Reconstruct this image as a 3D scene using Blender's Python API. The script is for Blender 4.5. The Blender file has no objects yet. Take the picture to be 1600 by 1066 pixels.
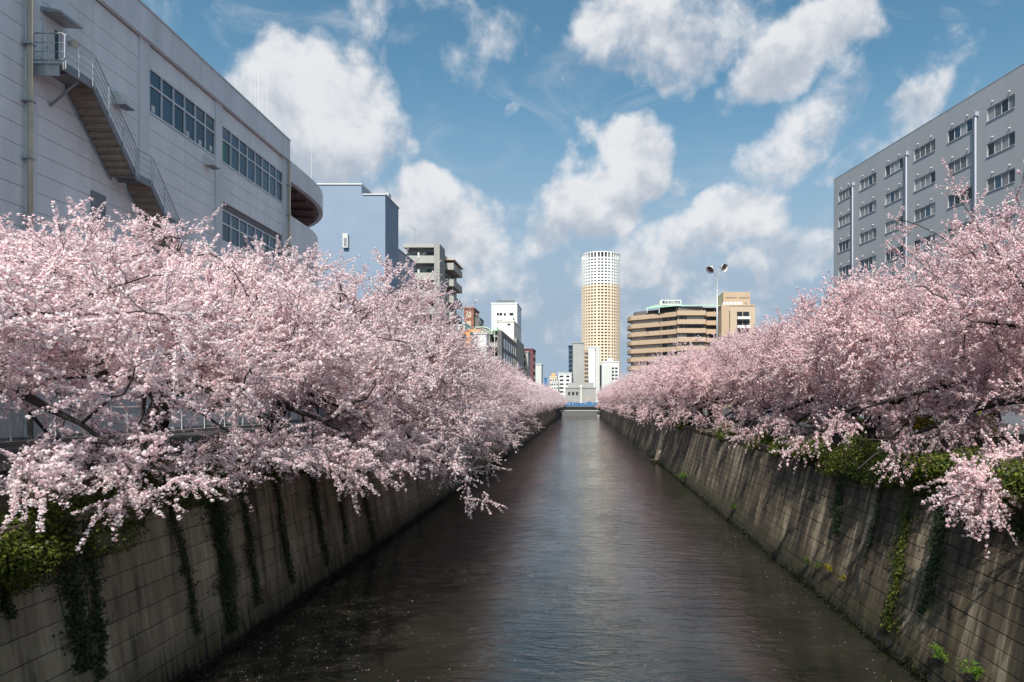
import bpy, bmesh, math, random
import numpy as np
from mathutils import Vector, Matrix, Euler

R = math.radians
FPX, VX, VY, HC = 1067.0, 913.0, 628.0, 6.5      # focal length in photo pixels, vanishing point, eye height over the water
scene = bpy.context.scene
col = scene.collection

# ------------------------------------------------------------------ camera
cd = bpy.data.cameras.new("camera"); cam = bpy.data.objects.new("camera", cd); col.objects.link(cam)
cam.location = (0, 0, HC); cam.rotation_euler = (R(90), 0, 0)
cd.sensor_width = 36; cd.lens = 36 * FPX / 1600
cd.shift_x = (800 - VX) / 1600; cd.shift_y = (VY - 533) / 1600
cd.clip_start = 0.1; cd.clip_end = 6000
scene.camera = cam

# ------------------------------------------------------------------ sun, sky, exposure
SUN_EL, SUN_AZ = R(47), R(188)                   # azimuth clockwise from +Y: behind the camera, a little to the left
sd = Vector((math.sin(SUN_AZ) * math.cos(SUN_EL), math.cos(SUN_AZ) * math.cos(SUN_EL), math.sin(SUN_EL)))
sl = bpy.data.lights.new("sun", 'SUN'); sl.energy = 4.2; sl.angle = R(0.6); sl.color = (1.0, 0.945, 0.865)
so = bpy.data.objects.new("sun", sl); col.objects.link(so)
so.rotation_euler = sd.to_track_quat('Z', 'Y').to_euler(); so.location = (0, -20, 60)
scene.view_settings.view_transform = 'Standard'; scene.view_settings.look = 'None'
scene.view_settings.exposure = 0.50; scene.view_settings.gamma = 1.0
scene.view_settings.use_curve_mapping = False
scene.cycles.max_bounces = 8; scene.cycles.diffuse_bounces = 6; scene.cycles.glossy_bounces = 3
scene.cycles.transmission_bounces = 4; scene.cycles.transparent_max_bounces = 4
scene.cycles.caustics_reflective = False; scene.cycles.caustics_refractive = False

world = bpy.data.worlds.new("World"); scene.world = world; world.use_nodes = True
wt = world.node_tree; wt.nodes.clear()

class NT:
    """short-hand for building node trees"""
    def __init__(s, tree): s.t = tree
    def n(s, typ, props=None, **ins):
        nd = s.t.nodes.new(typ)
        for k, v in (props or {}).items(): setattr(nd, k, v)
        for k, v in ins.items():
            key = int(k[1:]) if k[0] == 'i' and k[1:].isdigit() else k.replace('_', ' ')
            sock = nd.inputs[key]
            if hasattr(v, 'is_output'): s.t.links.new(v, sock)
            else: sock.default_value = v
        return nd
    def math(s, op, a, b=0.0, c=0.0, clamp=False):
        return s.n('ShaderNodeMath', dict(operation=op, use_clamp=clamp), i0=a, i1=b, i2=c).outputs[0]
    def vm(s, op, a, b=(0, 0, 0), out=0):
        return s.n('ShaderNodeVectorMath', dict(operation=op), i0=a, i1=b).outputs[out]
    def mr(s, v, a, b, c=0.0, d=1.0, smooth=True):
        return s.n('ShaderNodeMapRange', dict(interpolation_type='SMOOTHSTEP' if smooth else 'LINEAR'), Value=v, From_Min=a, From_Max=b, To_Min=c, To_Max=d).outputs[0]
    def noise(s, vec, scale, detail=4.0, rough=0.5, dist=0.0, out='Fac'):
        return s.n('ShaderNodeTexNoise', None, Vector=vec, Scale=scale, Detail=detail, Roughness=rough, Distortion=dist).outputs[out]
    def mix(s, f, a, b, blend='MIX'):
        nd = s.t.nodes.new('ShaderNodeMix'); nd.data_type = 'RGBA'; nd.blend_type = blend
        for key, v in ((0, f), (6, a), (7, b)):
            if hasattr(v, 'is_output'): s.t.links.new(v, nd.inputs[key])
            elif key: nd.inputs[key].default_value = (*v, 1) if len(v) == 3 else v
            else: nd.inputs[key].default_value = v
        return nd.outputs[2]
    def link(s, a, b): s.t.links.new(a, b)

def px_dir(x, y): return Vector(((x - VX) / FPX, 1.0, (VY - y) / FPX)).normalized()

def cloud_group():
    g = bpy.data.node_groups.new("cloud_density", 'ShaderNodeTree')
    g.interface.new_socket("Vector", in_out='INPUT', socket_type='NodeSocketVector')
    g.interface.new_socket("Density", in_out='OUTPUT', socket_type='NodeSocketFloat')
    g.interface.new_socket("Light", in_out='OUTPUT', socket_type='NodeSocketFloat')
    k = NT(g); gi = g.nodes.new('NodeGroupInput'); go = g.nodes.new('NodeGroupOutput')
    v = gi.outputs[0]
    wn = k.noise(v, 7.0, 5.0, 0.55, 0.0, 'Color')
    w = k.vm('SUBTRACT', wn, (0.5, 0.5, 0.5))
    wv = k.vm('ADD', v, k.vm('MULTIPLY', w, (0.11, 0.11, 0.11)))
    # (centre direction az, el in radians via photo pixel), half-widths in radians, tilt, strength
    B = [((492, 178), .110, .098, 0, 1.05), ((430, 160), .060, .060, 0, .7), ((555, 225), .070, .055, 0, .8), ((480, 260), .085, .05, 0, .7),
         ((655, 330), .075, .052, 0, .95), ((715, 365), .085, .062, 10, .95), ((770, 392), .06, .04, 0, .6),
         ((985, 262), .065, .058, 25, 1.05), ((935, 310), .085, .060, 25, 1.0), ((880, 360), .07, .045, 15, .7),
         ((1035, 45), .115, .07, 10, .78), ((1000, 110), .08, .035, -15, .7), ((1245, 75), .105, .05, 25, 1.0), ((955, 20), .05, .04, 0, .75),
         ((1120, 20), .09, .055, 0, .65), ((1230, 225), .085, .055, 35, .72), ((1300, 160), .06, .04, 45, .6), ((1425, 155), .05, .035, 25, .75),
         ((1340, 235), .06, .025, 35, .55), ((1075, 283), .04, .025, 0, .5), ((1150, 345), .09, .045, 10, .8), ((1060, 380), .10, .045, 0, .65),
         ((1235, 400), .08, .05, 20, .75), ((780, 45), .065, .04, -5, .52), ((715, 85), .045, .035, 0, .42), ((700, 10), .08, .03, 0, .5),
         ((575, 20), .035, .06, 0, .4), ((790, 160), .02, .014, 0, .42), ((895, 90), .03, .05, 0, .3), ((1000, 430), .14, .04, 0, .55),
         ((740, 440), .12, .04, 0, .5), ((800, 500), .16, .035, 0, .42), ((1050, 500), .2, .04, 0, .45), ((930, 540), .3, .03, 0, .4), ((1490, 60), .06, .05, 20, .35), ((30, 80), .10, .06, 10, .8), ((1750, 330), .12, .07, 10, .9)]
    blobs = [(px_dir(*c), sx, sy, t, s) for c, sx, sy, t, s in B]
    rg = random.Random(11)
    for i in range(22):                            # the same kind of clouds all round the rest of the sky
        az = rg.uniform(50, 310); el = rg.uniform(8, 60)
        d = Vector((math.sin(R(az)) * math.cos(R(el)), math.cos(R(az)) * math.cos(R(el)), math.sin(R(el))))
        blobs.append((d, rg.uniform(.07, .2), rg.uniform(.05, .11), rg.uniform(-20, 30), rg.uniform(.5, 1.0)))
    for i in range(5):
        az = rg.uniform(-40, 40); el = rg.uniform(42, 75)
        d = Vector((math.sin(R(az)) * math.cos(R(el)), math.cos(R(az)) * math.cos(R(el)), math.sin(R(el))))
        blobs.append((d, rg.uniform(.1, .18), rg.uniform(.06, .11), rg.uniform(-20, 30), rg.uniform(.5, .9)))
    acc = vs = None
    for d, sx, sy, tilt, s in blobs:
        r = d.cross(Vector((0, 0, 1))).normalized(); u = r.cross(d).normalized(); ct, sn = math.cos(R(tilt)), math.sin(R(tilt))
        p = k.vm('DOT_PRODUCT', wv, (r * ct + u * sn) / sx, 1); q = k.vm('DOT_PRODUCT', wv, (u * ct - r * sn) / sy, 1)
        ln = k.math('MULTIPLY_ADD', p, p, k.math('MULTIPLY', q, q))
        b = k.mr(ln, 0.08, 1.85, s, 0.0)
        acc = b if acc is None else k.n('ShaderNodeMath', dict(operation='SMOOTH_MAX'), i0=acc, i1=b, i2=0.18).outputs[0]
        vs = k.math('MULTIPLY', b, q) if vs is None else k.math('MULTIPLY_ADD', b, q, vs)
    f1 = k.noise(v, 13.0, 7.0, 0.58, 0.25)
    f1b = k.noise(k.vm('ADD', v, (-0.012, 0, 0.03)), 13.0, 4.0, 0.58, 0.25)
    f2 = k.noise(v, 34.0, 5.0, 0.6)
    d = k.math('MULTIPLY_ADD', k.math('SUBTRACT', f1, 0.5), 1.35, acc)
    d = k.math('MULTIPLY_ADD', k.math('SUBTRACT', f2, 0.5), 0.45, d)
    k.link(k.math('SUBTRACT', d, 0.40), go.inputs[0])
    k.link(k.math('MULTIPLY_ADD', vs, 0.30, k.math('MULTIPLY', k.math('SUBTRACT', f1, f1b), 1.5)), go.inputs[1])
    return g

def build_world():
    k = NT(wt)
    sky = k.n('ShaderNodeTexSky', dict(sky_type='NISHITA', sun_disc=False, sun_elevation=SUN_EL, sun_rotation=SUN_AZ, air_density=1.0, dust_density=2.2, ozone_density=1.3, altitude=20.0))
    tc = k.n('ShaderNodeTexCoord'); v = tc.outputs['Generated']
    g = cloud_group()
    gn = k.n('ShaderNodeGroup', dict(node_tree=g), Vector=v); a, b = gn.outputs
    alpha = k.mr(a, -0.08, 0.46)
    lit = k.mr(b, -0.40, 0.30)
    core = k.mr(a, 0.25, 1.0)
    shade = k.math('MULTIPLY_ADD', core, -0.12, lit, True)
    STR = 0.110
    cc = k.mix(shade, (0.40 / .13, 0.44 / .13, 0.51 / .13), (0.71 / .13, 0.715 / .13, 0.73 / .13))
    sep = k.n('ShaderNodeSeparateXYZ', None, Vector=v).outputs[2]
    fade = k.mr(sep, 0.0, 0.08, 0.0, 0.94)
    wisp = k.noise(k.vm('MULTIPLY', v, (1.0, 1.0, 1.9)), 5.5, 7.0, 0.62, 0.8)
    alpha = k.math('MAXIMUM', alpha, k.mr(wisp, 0.52, 0.80, 0.0, 0.45))
    alpha = k.math('MULTIPLY', alpha, fade)
    skyc = k.mix(1.0, sky.outputs[0], (0.61, 0.93, 0.90), 'MULTIPLY')
    skyc = k.mix(k.mr(sep, 0.45, 0.12), skyc, (0.315 / .13, 0.405 / .13, 0.51 / .13))       # pale moist air low over the horizon, all round
    c = k.mix(alpha, skyc, cc)
    bg = k.n('ShaderNodeBackground', None, Color=c, Strength=STR)
    out = k.n('ShaderNodeOutputWorld'); k.link(bg.outputs[0], out.inputs[0])
build_world()
world.cycles.sampling_method = 'MANUAL'; world.cycles.sample_map_resolution = 256
scene.cycles.use_adaptive_sampling = True; scene.cycles.adaptive_threshold = 0.02

# ------------------------------------------------------------------ helpers
rnd = random.Random(7)
def P(x, y, Y):
    """photo pixel at depth Y -> world point"""
    return Vector(((x - VX) * Y / FPX, Y, HC + (VY - y) * Y / FPX))
def PX(x, Y): return (x - VX) * Y / FPX
def PZ(y, Y): return HC + (VY - y) * Y / FPX

class MB:
    def __init__(s): s.v = []; s.f = []; s.m = []; s.mi = 0
    def face(s, pts):
        b = len(s.v); s.v += [tuple(p) for p in pts]; s.f.append(tuple(range(b, b + len(pts)))); s.m.append(s.mi)
    def box(s, x0, x1, y0, y1, z0, z1):
        b = len(s.v)
        s.v += [(x, y, z) for z in (z0, z1) for y in (y0, y1) for x in (x0, x1)]
        for q in ((0, 2, 3, 1), (4, 5, 7, 6), (0, 1, 5, 4), (2, 6, 7, 3), (0, 4, 6, 2), (1, 3, 7, 5)):
            s.f.append(tuple(b + i for i in q)); s.m.append(s.mi)
        return s
    def prism(s, poly, z0, z1):
        """poly: counter-clockwise plan outline"""
        b = len(s.v); n = len(poly)
        s.v += [(x, y, z0) for x, y in poly] + [(x, y, z1) for x, y in poly]
        s.f.append(tuple(b + i for i in reversed(range(n)))); s.m.append(s.mi)
        s.f.append(tuple(b + n + i for i in range(n))); s.m.append(s.mi)
        for i in range(n):
            j = (i + 1) % n; s.f.append((b + i, b + j, b + n + j, b + n + i)); s.m.append(s.mi)
        return s
    def extrude_x(s, prof, x0, x1):
        """prof: (y, z) outline extruded along x"""
        b = len(s.v); n = len(prof)
        s.v += [(x0, y, z) for y, z in prof] + [(x1, y, z) for y, z in prof]
        s.f.append(tuple(b + i for i in range(n))); s.m.append(s.mi)
        s.f.append(tuple(b + n + i for i in reversed(range(n)))); s.m.append(s.mi)
        for i in range(n):
            j = (i + 1) % n; s.f.append((b + i, b + n + i, b + n + j, b + j)); s.m.append(s.mi)
        return s
    def tube(s, pts, rad, n=6, cap=True):
        pts = [Vector(p) for p in pts]; rad = rad if isinstance(rad, (list, tuple)) else [rad] * len(pts)
        b = len(s.v); prev = None
        for i, p in enumerate(pts):
            t = (pts[min(i + 1, len(pts) - 1)] - pts[max(i - 1, 0)]).normalized()
            if prev is None:
                a = t.cross(Vector((0, 0, 1)) if abs(t.z) < .9 else Vector((1, 0, 0))).normalized()
            else: a = (prev - t * prev.dot(t)).normalized()
            prev = a; c = t.cross(a)
            for k in range(n):
                an = 2 * math.pi * k / n
                s.v.append(tuple(p + (a * math.cos(an) + c * math.sin(an)) * rad[i]))
        for i in range(len(pts) - 1):
            for k in range(n):
                k2 = (k + 1) % n
                s.f.append((b + i * n + k, b + i * n + k2, b + (i + 1) * n + k2, b + (i + 1) * n + k)); s.m.append(s.mi)
        if cap:
            s.f.append(tuple(b + k for k in reversed(range(n)))); s.m.append(s.mi)
            e = b + (len(pts) - 1) * n; s.f.append(tuple(e + k for k in range(n))); s.m.append(s.mi)
        return s
    def lathe(s, prof, n=16, mat=None):
        """prof: (radius, z) from bottom to top, around local z; mat: Matrix"""
        mat = mat or Matrix(); b = len(s.v)
        for r, z in prof:
            for k in range(n):
                a = 2 * math.pi * k / n; s.v.append(tuple(mat @ Vector((r * math.cos(a), r * math.sin(a), z))))
        for i in range(len(prof) - 1):
            for k in range(n):
                k2 = (k + 1) % n
                s.f.append((b + i * n + k, b + i * n + k2, b + (i + 1) * n + k2, b + (i + 1) * n + k)); s.m.append(s.mi)
        return s
    def mesh(s, name, mats, smooth=False):
        me = bpy.data.meshes.new(name); me.from_pydata(s.v, [], s.f)
        for m in (mats if isinstance(mats, (list, tuple)) else [mats]): me.materials.append(m)
        if any(s.m): me.polygons.foreach_set('material_index', s.m)
        if smooth: me.polygons.foreach_set('use_smooth', [True] * len(s.f))
        me.update(); return me
    def build(s, name, mats, parent=None, smooth=False):
        return link(name, s.mesh(name, mats, smooth), parent)

def link(name, me, parent=None, loc=None, rot=None, scale=None):
    o = bpy.data.objects.new(name, me); col.objects.link(o)
    if parent is not None: o.parent = parent
    if loc is not None: o.location = loc
    if rot is not None: o.rotation_euler = rot
    if scale is not None: o.scale = scale
    return o
def tag(o, label=None, cat=None, group=None, kind=None):
    if label: o['label'] = label
    if cat: o['category'] = cat
    if group: o['group'] = group
    if kind: o['kind'] = kind
    return o
def empty(name, loc=(0, 0, 0), rz=0, **kw):
    o = link(name, None, None, loc, (0, 0, rz)); o.empty_display_size = .3
    return tag(o, **kw)
def copy_tree(o, parent=None):
    c = o.copy(); col.objects.link(c); c.parent = parent
    for ch in list(o.children): copy_tree(ch, c)
    return c
def box_part(name, mat, parent, *b): return MB().box(*b).build(name, mat, parent)

# ------------------------------------------------------------------ materials
def new_mat(name):
    m = bpy.data.materials.new(name); m.use_nodes = True; m.node_tree.nodes.clear()
    return m, NT(m.node_tree)
def finish(k, sh): k.link(sh, k.n('ShaderNodeOutputMaterial').inputs[0])
def mat(name, c, rough=.7, metal=0.0, var=.12, scale=1.5, streak=False, bump=0.0, spec=.5, coat=0):
    """painted / mineral surface: base colour with soft blotches (or vertical run marks) and fine grain"""
    m, k = new_mat(name)
    pos = k.n('ShaderNodeNewGeometry').outputs['Position']
    v = k.vm('MULTIPLY', pos, (1, 1, .12) if streak else (1, 1, 1))
    n1 = k.noise(v, scale, 6, .6); n2 = k.noise(pos, scale * 14, 3, .6)
    f = k.math('ADD', k.math('MULTIPLY', n1, .75), k.math('MULTIPLY', n2, .25))
    f = k.mr(f, .3, .7, 1 - var * 1.6, 1 + var, False)
    cc = k.mix(1.0, (*c, 1), k.n('ShaderNodeCombineColor', None, Red=f, Green=f, Blue=f).outputs[0], 'MULTIPLY')
    p = k.n('ShaderNodeBsdfPrincipled', None, Base_Color=cc, Roughness=rough, Metallic=metal)
    p.inputs['Specular IOR Level'].default_value = spec
    if bump: k.link(k.n('ShaderNodeBump', None, Strength=bump, Distance=.02, Height=n2).outputs[0], p.inputs['Normal'])
    finish(k, p.outputs[0]); return m
def glass(name, c, rough=.06, spec=.5, var=.3, scale=.6):
    m, k = new_mat(name)
    oi = k.n('ShaderNodeObjectInfo').outputs['Random']; ri = k.n('ShaderNodeNewGeometry').outputs['Random Per Island']
    f = k.math('MULTIPLY_ADD', k.math('FRACT', k.math('ADD', oi, ri)), var * 2, 1 - var)
    cc = k.mix(1.0, (*c, 1), k.n('ShaderNodeCombineColor', None, Red=f, Green=f, Blue=f).outputs[0], 'MULTIPLY')
    p = k.n('ShaderNodeBsdfPrincipled', None, Base_Color=cc, Roughness=rough)
    p.inputs['Specular IOR Level'].default_value = spec
    finish(k, p.outputs[0]); return m

M = {}
M['school'] = mat('pale_panel_paint', (.70, .71, .73), .6, var=.13, scale=.7, streak=True)
M['school_trim'] = mat('pale_trim_paint', (.64, .65, .675), .6, var=.13, scale=.7, streak=True)
M['joint'] = mat('dark_joint', (.16, .16, .17), .9)
M['soffit'] = mat('red_brown_soffit', (.20, .13, .12), .8)
M['alu'] = mat('aluminium_frame', (.62, .63, .65), .4, .3, var=.05)
M['galv'] = mat('galvanised_steel', (.42, .43, .45), .45, .6, var=.15, scale=4)
M['steel_dark'] = mat('grey_painted_steel', (.22, .23, .25), .5, .3, var=.15, scale=3)
M['tread'] = mat('stair_tread_steel', (.30, .24, .19), .7, .1, var=.2, scale=3)
M['pipe'] = mat('tan_downpipe', (.42, .36, .28), .5, var=.12, scale=2)
M['white'] = mat('white_paint', (.66, .66, .66), .5, var=.06)
M['offwhite'] = mat('offwhite_paint', (.56, .56, .54), .6, var=.06)
M['lamp_globe'] = mat('cream_globe', (.72, .68, .52), .3, var=.05)
M['glass_blue'] = glass('window_glass', (.022, .045, .075), .05, .7, .5)
M['glass_dark'] = glass('dark_window_glass', (.03, .032, .038), .07, .5, .5)
M['glass_far'] = glass('far_window_glass', (.035, .032, .034), .25, .4, .5)
M['curtain'] = glass('curtained_window', (.22, .22, .22), .35, .5, .55)
M['green_curtain'] = mat('green_curtain', (.05, .22, .14), .6)
M['paper'] = mat('paper_notice', (.6, .6, .58), .8)
M['grey_wall'] = mat('grey_render', (.345, .355, .375), .8, var=.04, scale=.3, streak=True)
M['blue_wall'] = mat('light_blue_render', (.215, .275, .37), .75, var=.05, scale=.4)
M['lav_wall'] = mat('lavender_grey_wall', (.34, .35, .41), .7, var=.06)
M['apt'] = mat('grey_tile_wall', (.30, .295, .275), .8, var=.07, scale=.8)
M['apt_light'] = mat('pale_grey_parapet', (.37, .365, .34), .8, var=.05)
M['brick'] = mat('red_brown_tile', (.26, .10, .075), .8, var=.15)
M['orange'] = mat('orange_render', (.62, .30, .13), .8, var=.1)
M['cream'] = mat('cream_render', (.72, .68, .61), .8, var=.05)
M['tan'] = mat('tan_tile', (.47, .34, .235), .8, var=.05, scale=.3)
M['tan_light'] = mat('pale_tan_tile', (.50, .385, .28), .8, var=.05, scale=.3)
M['peach'] = mat('peach_concrete', (.74, .60, .46), .75, var=.05, scale=.05)
M['tower_white'] = mat('white_concrete', (.76, .76, .75), .7, var=.04, scale=.05)
M['greyblock'] = mat('plain_grey_concrete', (.34, .33, .325), .85, var=.08, scale=.1)
M['dark_grey'] = mat('dark_grey_tile', (.13, .125, .125), .7, var=.12)
M['verdigris'] = mat('green_copper_roof', (.38, .60, .44), .6, var=.08)
M['navy'] = mat('navy_lettering', (.015, .018, .08), .5)
M['maroon'] = mat('maroon_tile', (.16, .05, .065), .8, var=.1)
M['blue_paint'] = mat('blue_paint', (.055, .16, .34), .5, var=.1)
M['rust_fence'] = mat('brown_painted_steel', (.075, .058, .048), .6, .2, var=.2, scale=3)
M['asphalt'] = mat('asphalt', (.055, .055, .056), .9, var=.2, scale=2, bump=.3)
M['earth'] = mat('bank_earth', (.075, .06, .04), .95, var=.35, scale=2, bump=.5)
M['hair'] = mat('dark_hair', (.02, .016, .013), .6)
M['skin'] = mat('skin', (.55, .36, .27), .55, var=.05)
M['shirt_white'] = mat('white_cloth', (.75, .75, .76), .9, var=.05)
M['shirt_dark'] = mat('dark_cloth', (.045, .045, .05), .9)
M['shirt_blue'] = mat('blue_cloth', (.10, .15, .30), .9)
M['trousers'] = mat('navy_cloth', (.03, .035, .06), .9)

def wall_mat(name, dark, mid, light, moss, contrast):
    """old concrete: per-block tone, long run-down stains following the face, algae towards the waterline"""
    m, k = new_mat(name)
    g = k.n('ShaderNodeNewGeometry'); pos = g.outputs['Position']
    oi = k.n('ShaderNodeObjectInfo').outputs['Random']
    v = k.vm('MULTIPLY', pos, (.35, 1.0, .10))
    s1 = k.noise(v, 1.3, 6, .66, .35); s2 = k.noise(k.vm('MULTIPLY', pos, (.35, 1.0, .05)), 5.5, 6, .66); b = k.noise(pos, .45, 6, .6); fine = k.noise(pos, 22, 5, .7)
    f = k.math('ADD', k.math('MULTIPLY', s1, .55), k.math('MULTIPLY', s2, .28))
    f = k.math('ADD', f, k.math('MULTIPLY', b, .17))
    f = k.mr(f, .5 - contrast, .5 + contrast)
    c = k.mix(k.mr(f, 0, .5), dark, mid); c = k.mix(k.mr(f, .5, 1), c, light)
    t = k.math('MULTIPLY_ADD', k.math('ADD', k.math('MULTIPLY', oi, .5), k.math('MULTIPLY', fine, .9)), .6, .58)
    c = k.mix(1.0, c, k.n('ShaderNodeCombineColor', None, Red=t, Green=t, Blue=t).outputs[0], 'MULTIPLY')
    z = k.n('ShaderNodeSeparateXYZ', None, Vector=pos).outputs[2]
    zz = k.math('MULTIPLY_ADD', k.math('SUBTRACT', s2, .5), -2.6, z)
    c = k.mix(k.mr(zz, 1.35, .25), c, moss)
    g2 = k.mr(k.noise(v, 2.1, 4, .6), .56, .72, 0, .5)
    c = k.mix(k.math('MULTIPLY', g2, k.mr(z, 3.4, .8)), c, (.085, .075, .022))
    c = k.mix(k.mr(zz, .42, .12), c, (.012, .012, .009))
    p = k.n('ShaderNodeBsdfPrincipled', None, Base_Color=c, Roughness=.85)
    k.link(k.n('ShaderNodeBump', None, Strength=.5, Distance=.015, Height=fine).outputs[0], p.inputs['Normal'])
    finish(k, p.outputs[0]); return m
M['wall_left'] = wall_mat('stained_concrete_block', (.060, .045, .026), (.25, .195, .128), (.42, .335, .235), (.07, .055, .025), .15)
M['wall_right'] = wall_mat('streaked_concrete_block', (.022, .016, .010), (.085, .062, .040), (.30, .24, .168), (.04, .032, .012), .125)
M['girder'] = mat('dark_girder_paint', (.012, .012, .014), .6)
M['wet'] = mat('wet_algae_concrete', (.022, .020, .012), .9, var=.4, scale=2)
M['pier'] = mat('pinkish_concrete', (.44, .345, .28), .85, var=.2, scale=1.2, streak=True)

def leaf_mat(name, cols, trans=.35, rough=.6):
    m, k = new_mat(name)
    g = k.n('ShaderNodeNewGeometry'); r = g.outputs['Random Per Island']
    rp = k.n('ShaderNodeValToRGB', None, Fac=r); e = rp.color_ramp.elements
    while len(e) < len(cols): e.new(.5)
    for i, (p, c) in enumerate(cols): e[i].position = p; e[i].color = (*c, 1)
    oi = k.n('ShaderNodeObjectInfo').outputs['Random']
    hs = k.n('ShaderNodeHueSaturation', None, Color=rp.outputs[0], Value=k.math('MULTIPLY_ADD', oi, .12, .94))
    c = hs.outputs[0]
    a = k.n('ShaderNodeBsdfPrincipled', None, Base_Color=c, Roughness=rough); a.inputs['Specular IOR Level'].default_value = .25
    b = k.n('ShaderNodeBsdfTranslucent', None, Color=c)
    mx = k.n('ShaderNodeMixShader', None, Fac=trans); k.link(a.outputs[0], mx.inputs[1]); k.link(b.outputs[0], mx.inputs[2])
    finish(k, mx.outputs[0]); return m
M['petal'] = leaf_mat('pale_pink_petal', [(0, (.89, .60, .645)), (.25, (.945, .76, .79)), (.6, (.965, .85, .862)), (1, (.98, .92, .918))], .5)
M['petal_r'] = leaf_mat('rosy_pink_petal', [(0, (.84, .50, .54)), (.3, (.925, .69, .72)), (.65, (.955, .80, .815)), (1, (.975, .89, .89))], .5)
M['bud'] = leaf_mat('red_calyx', [(0, (.22, .06, .06)), (.5, (.38, .13, .14)), (1, (.50, .22, .22))], .3)
M['leaf'] = leaf_mat('shrub_leaf', [(0, (.030, .048, .010)), (.5, (.075, .098, .016)), (.85, (.14, .16, .024)), (1, (.22, .22, .04))], .35, .45)
M['leaf_dark'] = leaf_mat('ivy_leaf', [(0, (.014, .026, .010)), (.6, (.030, .050, .018)), (.93, (.05, .075, .025)), (1, (.13, .06, .025))], .25, .45)
M['algae'] = leaf_mat('dark_algae', [(0, (.008, .009, .004)), (.7, (.018, .020, .007)), (1, (.045, .045, .012))], .15, .6)
M['leaf_fern'] = leaf_mat('bright_leaf', [(0, (.06, .13, .015)), (.6, (.11, .22, .025)), (1, (.22, .30, .04))], .4, .5)
M['leaf_yellow'] = leaf_mat('yellow_leaf', [(0, (.14, .13, .012)), (.6, (.26, .23, .02)), (1, (.38, .32, .03))], .4, .5)
def bark(name, c):
    m, k = new_mat(name); pos = k.n('ShaderNodeNewGeometry').outputs['Position']
    n = k.noise(k.vm('MULTIPLY', pos, (1, 1, 3)), 9, 6, .65)
    cc = k.mix(k.mr(n, .35, .7), tuple(x * .5 for x in c), tuple(x * 1.5 for x in c))
    p = k.n('ShaderNodeBsdfPrincipled', None, Base_Color=cc, Roughness=.85)
    k.link(k.n('ShaderNodeBump', None, Strength=.6, Distance=.03, Height=n).outputs[0], p.inputs['Normal'])
    finish(k, p.outputs[0]); return m
M['bark'] = bark('cherry_bark', (.028, .021, .018)); M['twig'] = bark('cherry_twig', (.085, .040, .036))

def water_mat():
    m, k = new_mat('river_water')
    pos = k.n('ShaderNodeNewGeometry').outputs['Position']
    v = k.vm('MULTIPLY', pos, (.33, 1.0, 1.0))
    w = k.vm('ADD', v, k.vm('MULTIPLY', k.noise(pos, .35, 3, .5, 0, 'Color'), (1.2, 1.2, 0)))
    big = k.noise(w, 1.1, 3, .5, .4); mid = k.math('POWER', k.noise(w, 2.9, 3, .5, .5), 1.7); sm = k.noise(w, 11.0, 3, .55, .2)
    patch = k.mr(k.noise(k.vm('MULTIPLY', pos, (1, .35, 1)), .22, 3, .5), .32, .68, .55, 1.15)
    h = k.math('ADD', k.math('MULTIPLY', big, .26), k.math('MULTIPLY', mid, .50))
    h = k.math('ADD', h, k.math('MULTIPLY', sm, .15)); h = k.math('MULTIPLY', h, patch)
    bp = k.n('ShaderNodeBump', None, Strength=.58, Distance=.17, Height=h)
    mud = k.noise(pos, .3, 4, .6)
    c = k.mix(k.mr(mud, .35, .7), (.012, .012, .009), (.026, .0245, .017))
    p = k.n('ShaderNodeBsdfPrincipled', None, Base_Color=c, Roughness=.05, IOR=1.58)
    k.link(bp.outputs[0], p.inputs['Normal'])
    finish(k, p.outputs[0]); return m
M['water'] = water_mat()
# ------------------------------------------------------------------ water, ground, embankments
ZG_L, ZG_R, ZT = 5.2, 4.5, 4.2                    # street left, path right, wall top
LB, LS = -9.24, -.14                              # left wall: x = LB + LS z
RB, RS = 7.82, .25                                # right wall: x = RB + RS z
YEND = 318.0
def wall_left_pt(x, y):
    Y = (LB + LS * HC) * FPX / ((x - VX) - LS * (VY - y)); return Y, PZ(y, Y)
def wall_right_pt(x, y):
    Y = (RB + RS * HC) * FPX / ((x - VX) - RS * (VY - y)); return Y, PZ(y, Y)
def bend_l(Y): return -2.6 * max(0, (Y - 110) / 200) ** 1.5
def bend_r(Y): return -1.5 * max(0, (Y - 80) / 220)

MB().box(-30, 25, -12, YEND + 3, -.02, 0).build('water', M['water']); tag(bpy.data.objects['water'], kind='structure')
tag(MB().box(-30, 25, -12, YEND + 3, -1.5, -1.2).build('river_bed', M['earth']), kind='structure')
m = MB()
for x0, x1, y0, y1, z in ((-900, -10.9, -30, YEND, ZG_L), (9.9, 900, -30, YEND, ZG_R - .006), (-900, 900, YEND, 3000, ZT)):
    m.box(x0, x1, y0, y1, z - 1.0, z)
tag(m.build('ground', M['asphalt']), kind='structure')
m = MB()      # sloping earth strips between the wall tops and the streets
def strip(m, xa, za, xb, zb, Y0, Y1, bend):
    ys = np.linspace(Y0, Y1, 24)
    for a, b in zip(ys[:-1], ys[1:]):
        q = [(xa + bend(a), a, za), (xb + bend(a) * .5, a, zb), (xb + bend(b) * .5, b, zb), (xa + bend(b), b, za)]
        m.face(q if xb < xa else q[::-1])
        m.face([(p[0], p[1], p[2] - 1.5) for p in q])
strip(m, LB + LS * ZT - .3, ZT + .02, -11.1, ZG_L + .004, -10, YEND, bend_l)
tag(m.build('bank', M['earth']), kind='structure')
m = MB(); strip(m, RB + RS * ZT + .3, ZT + .02, 10.2, ZG_R + .004, -10, YEND, bend_r)
tag(m.build('bank', M['earth']), kind='structure')

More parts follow.
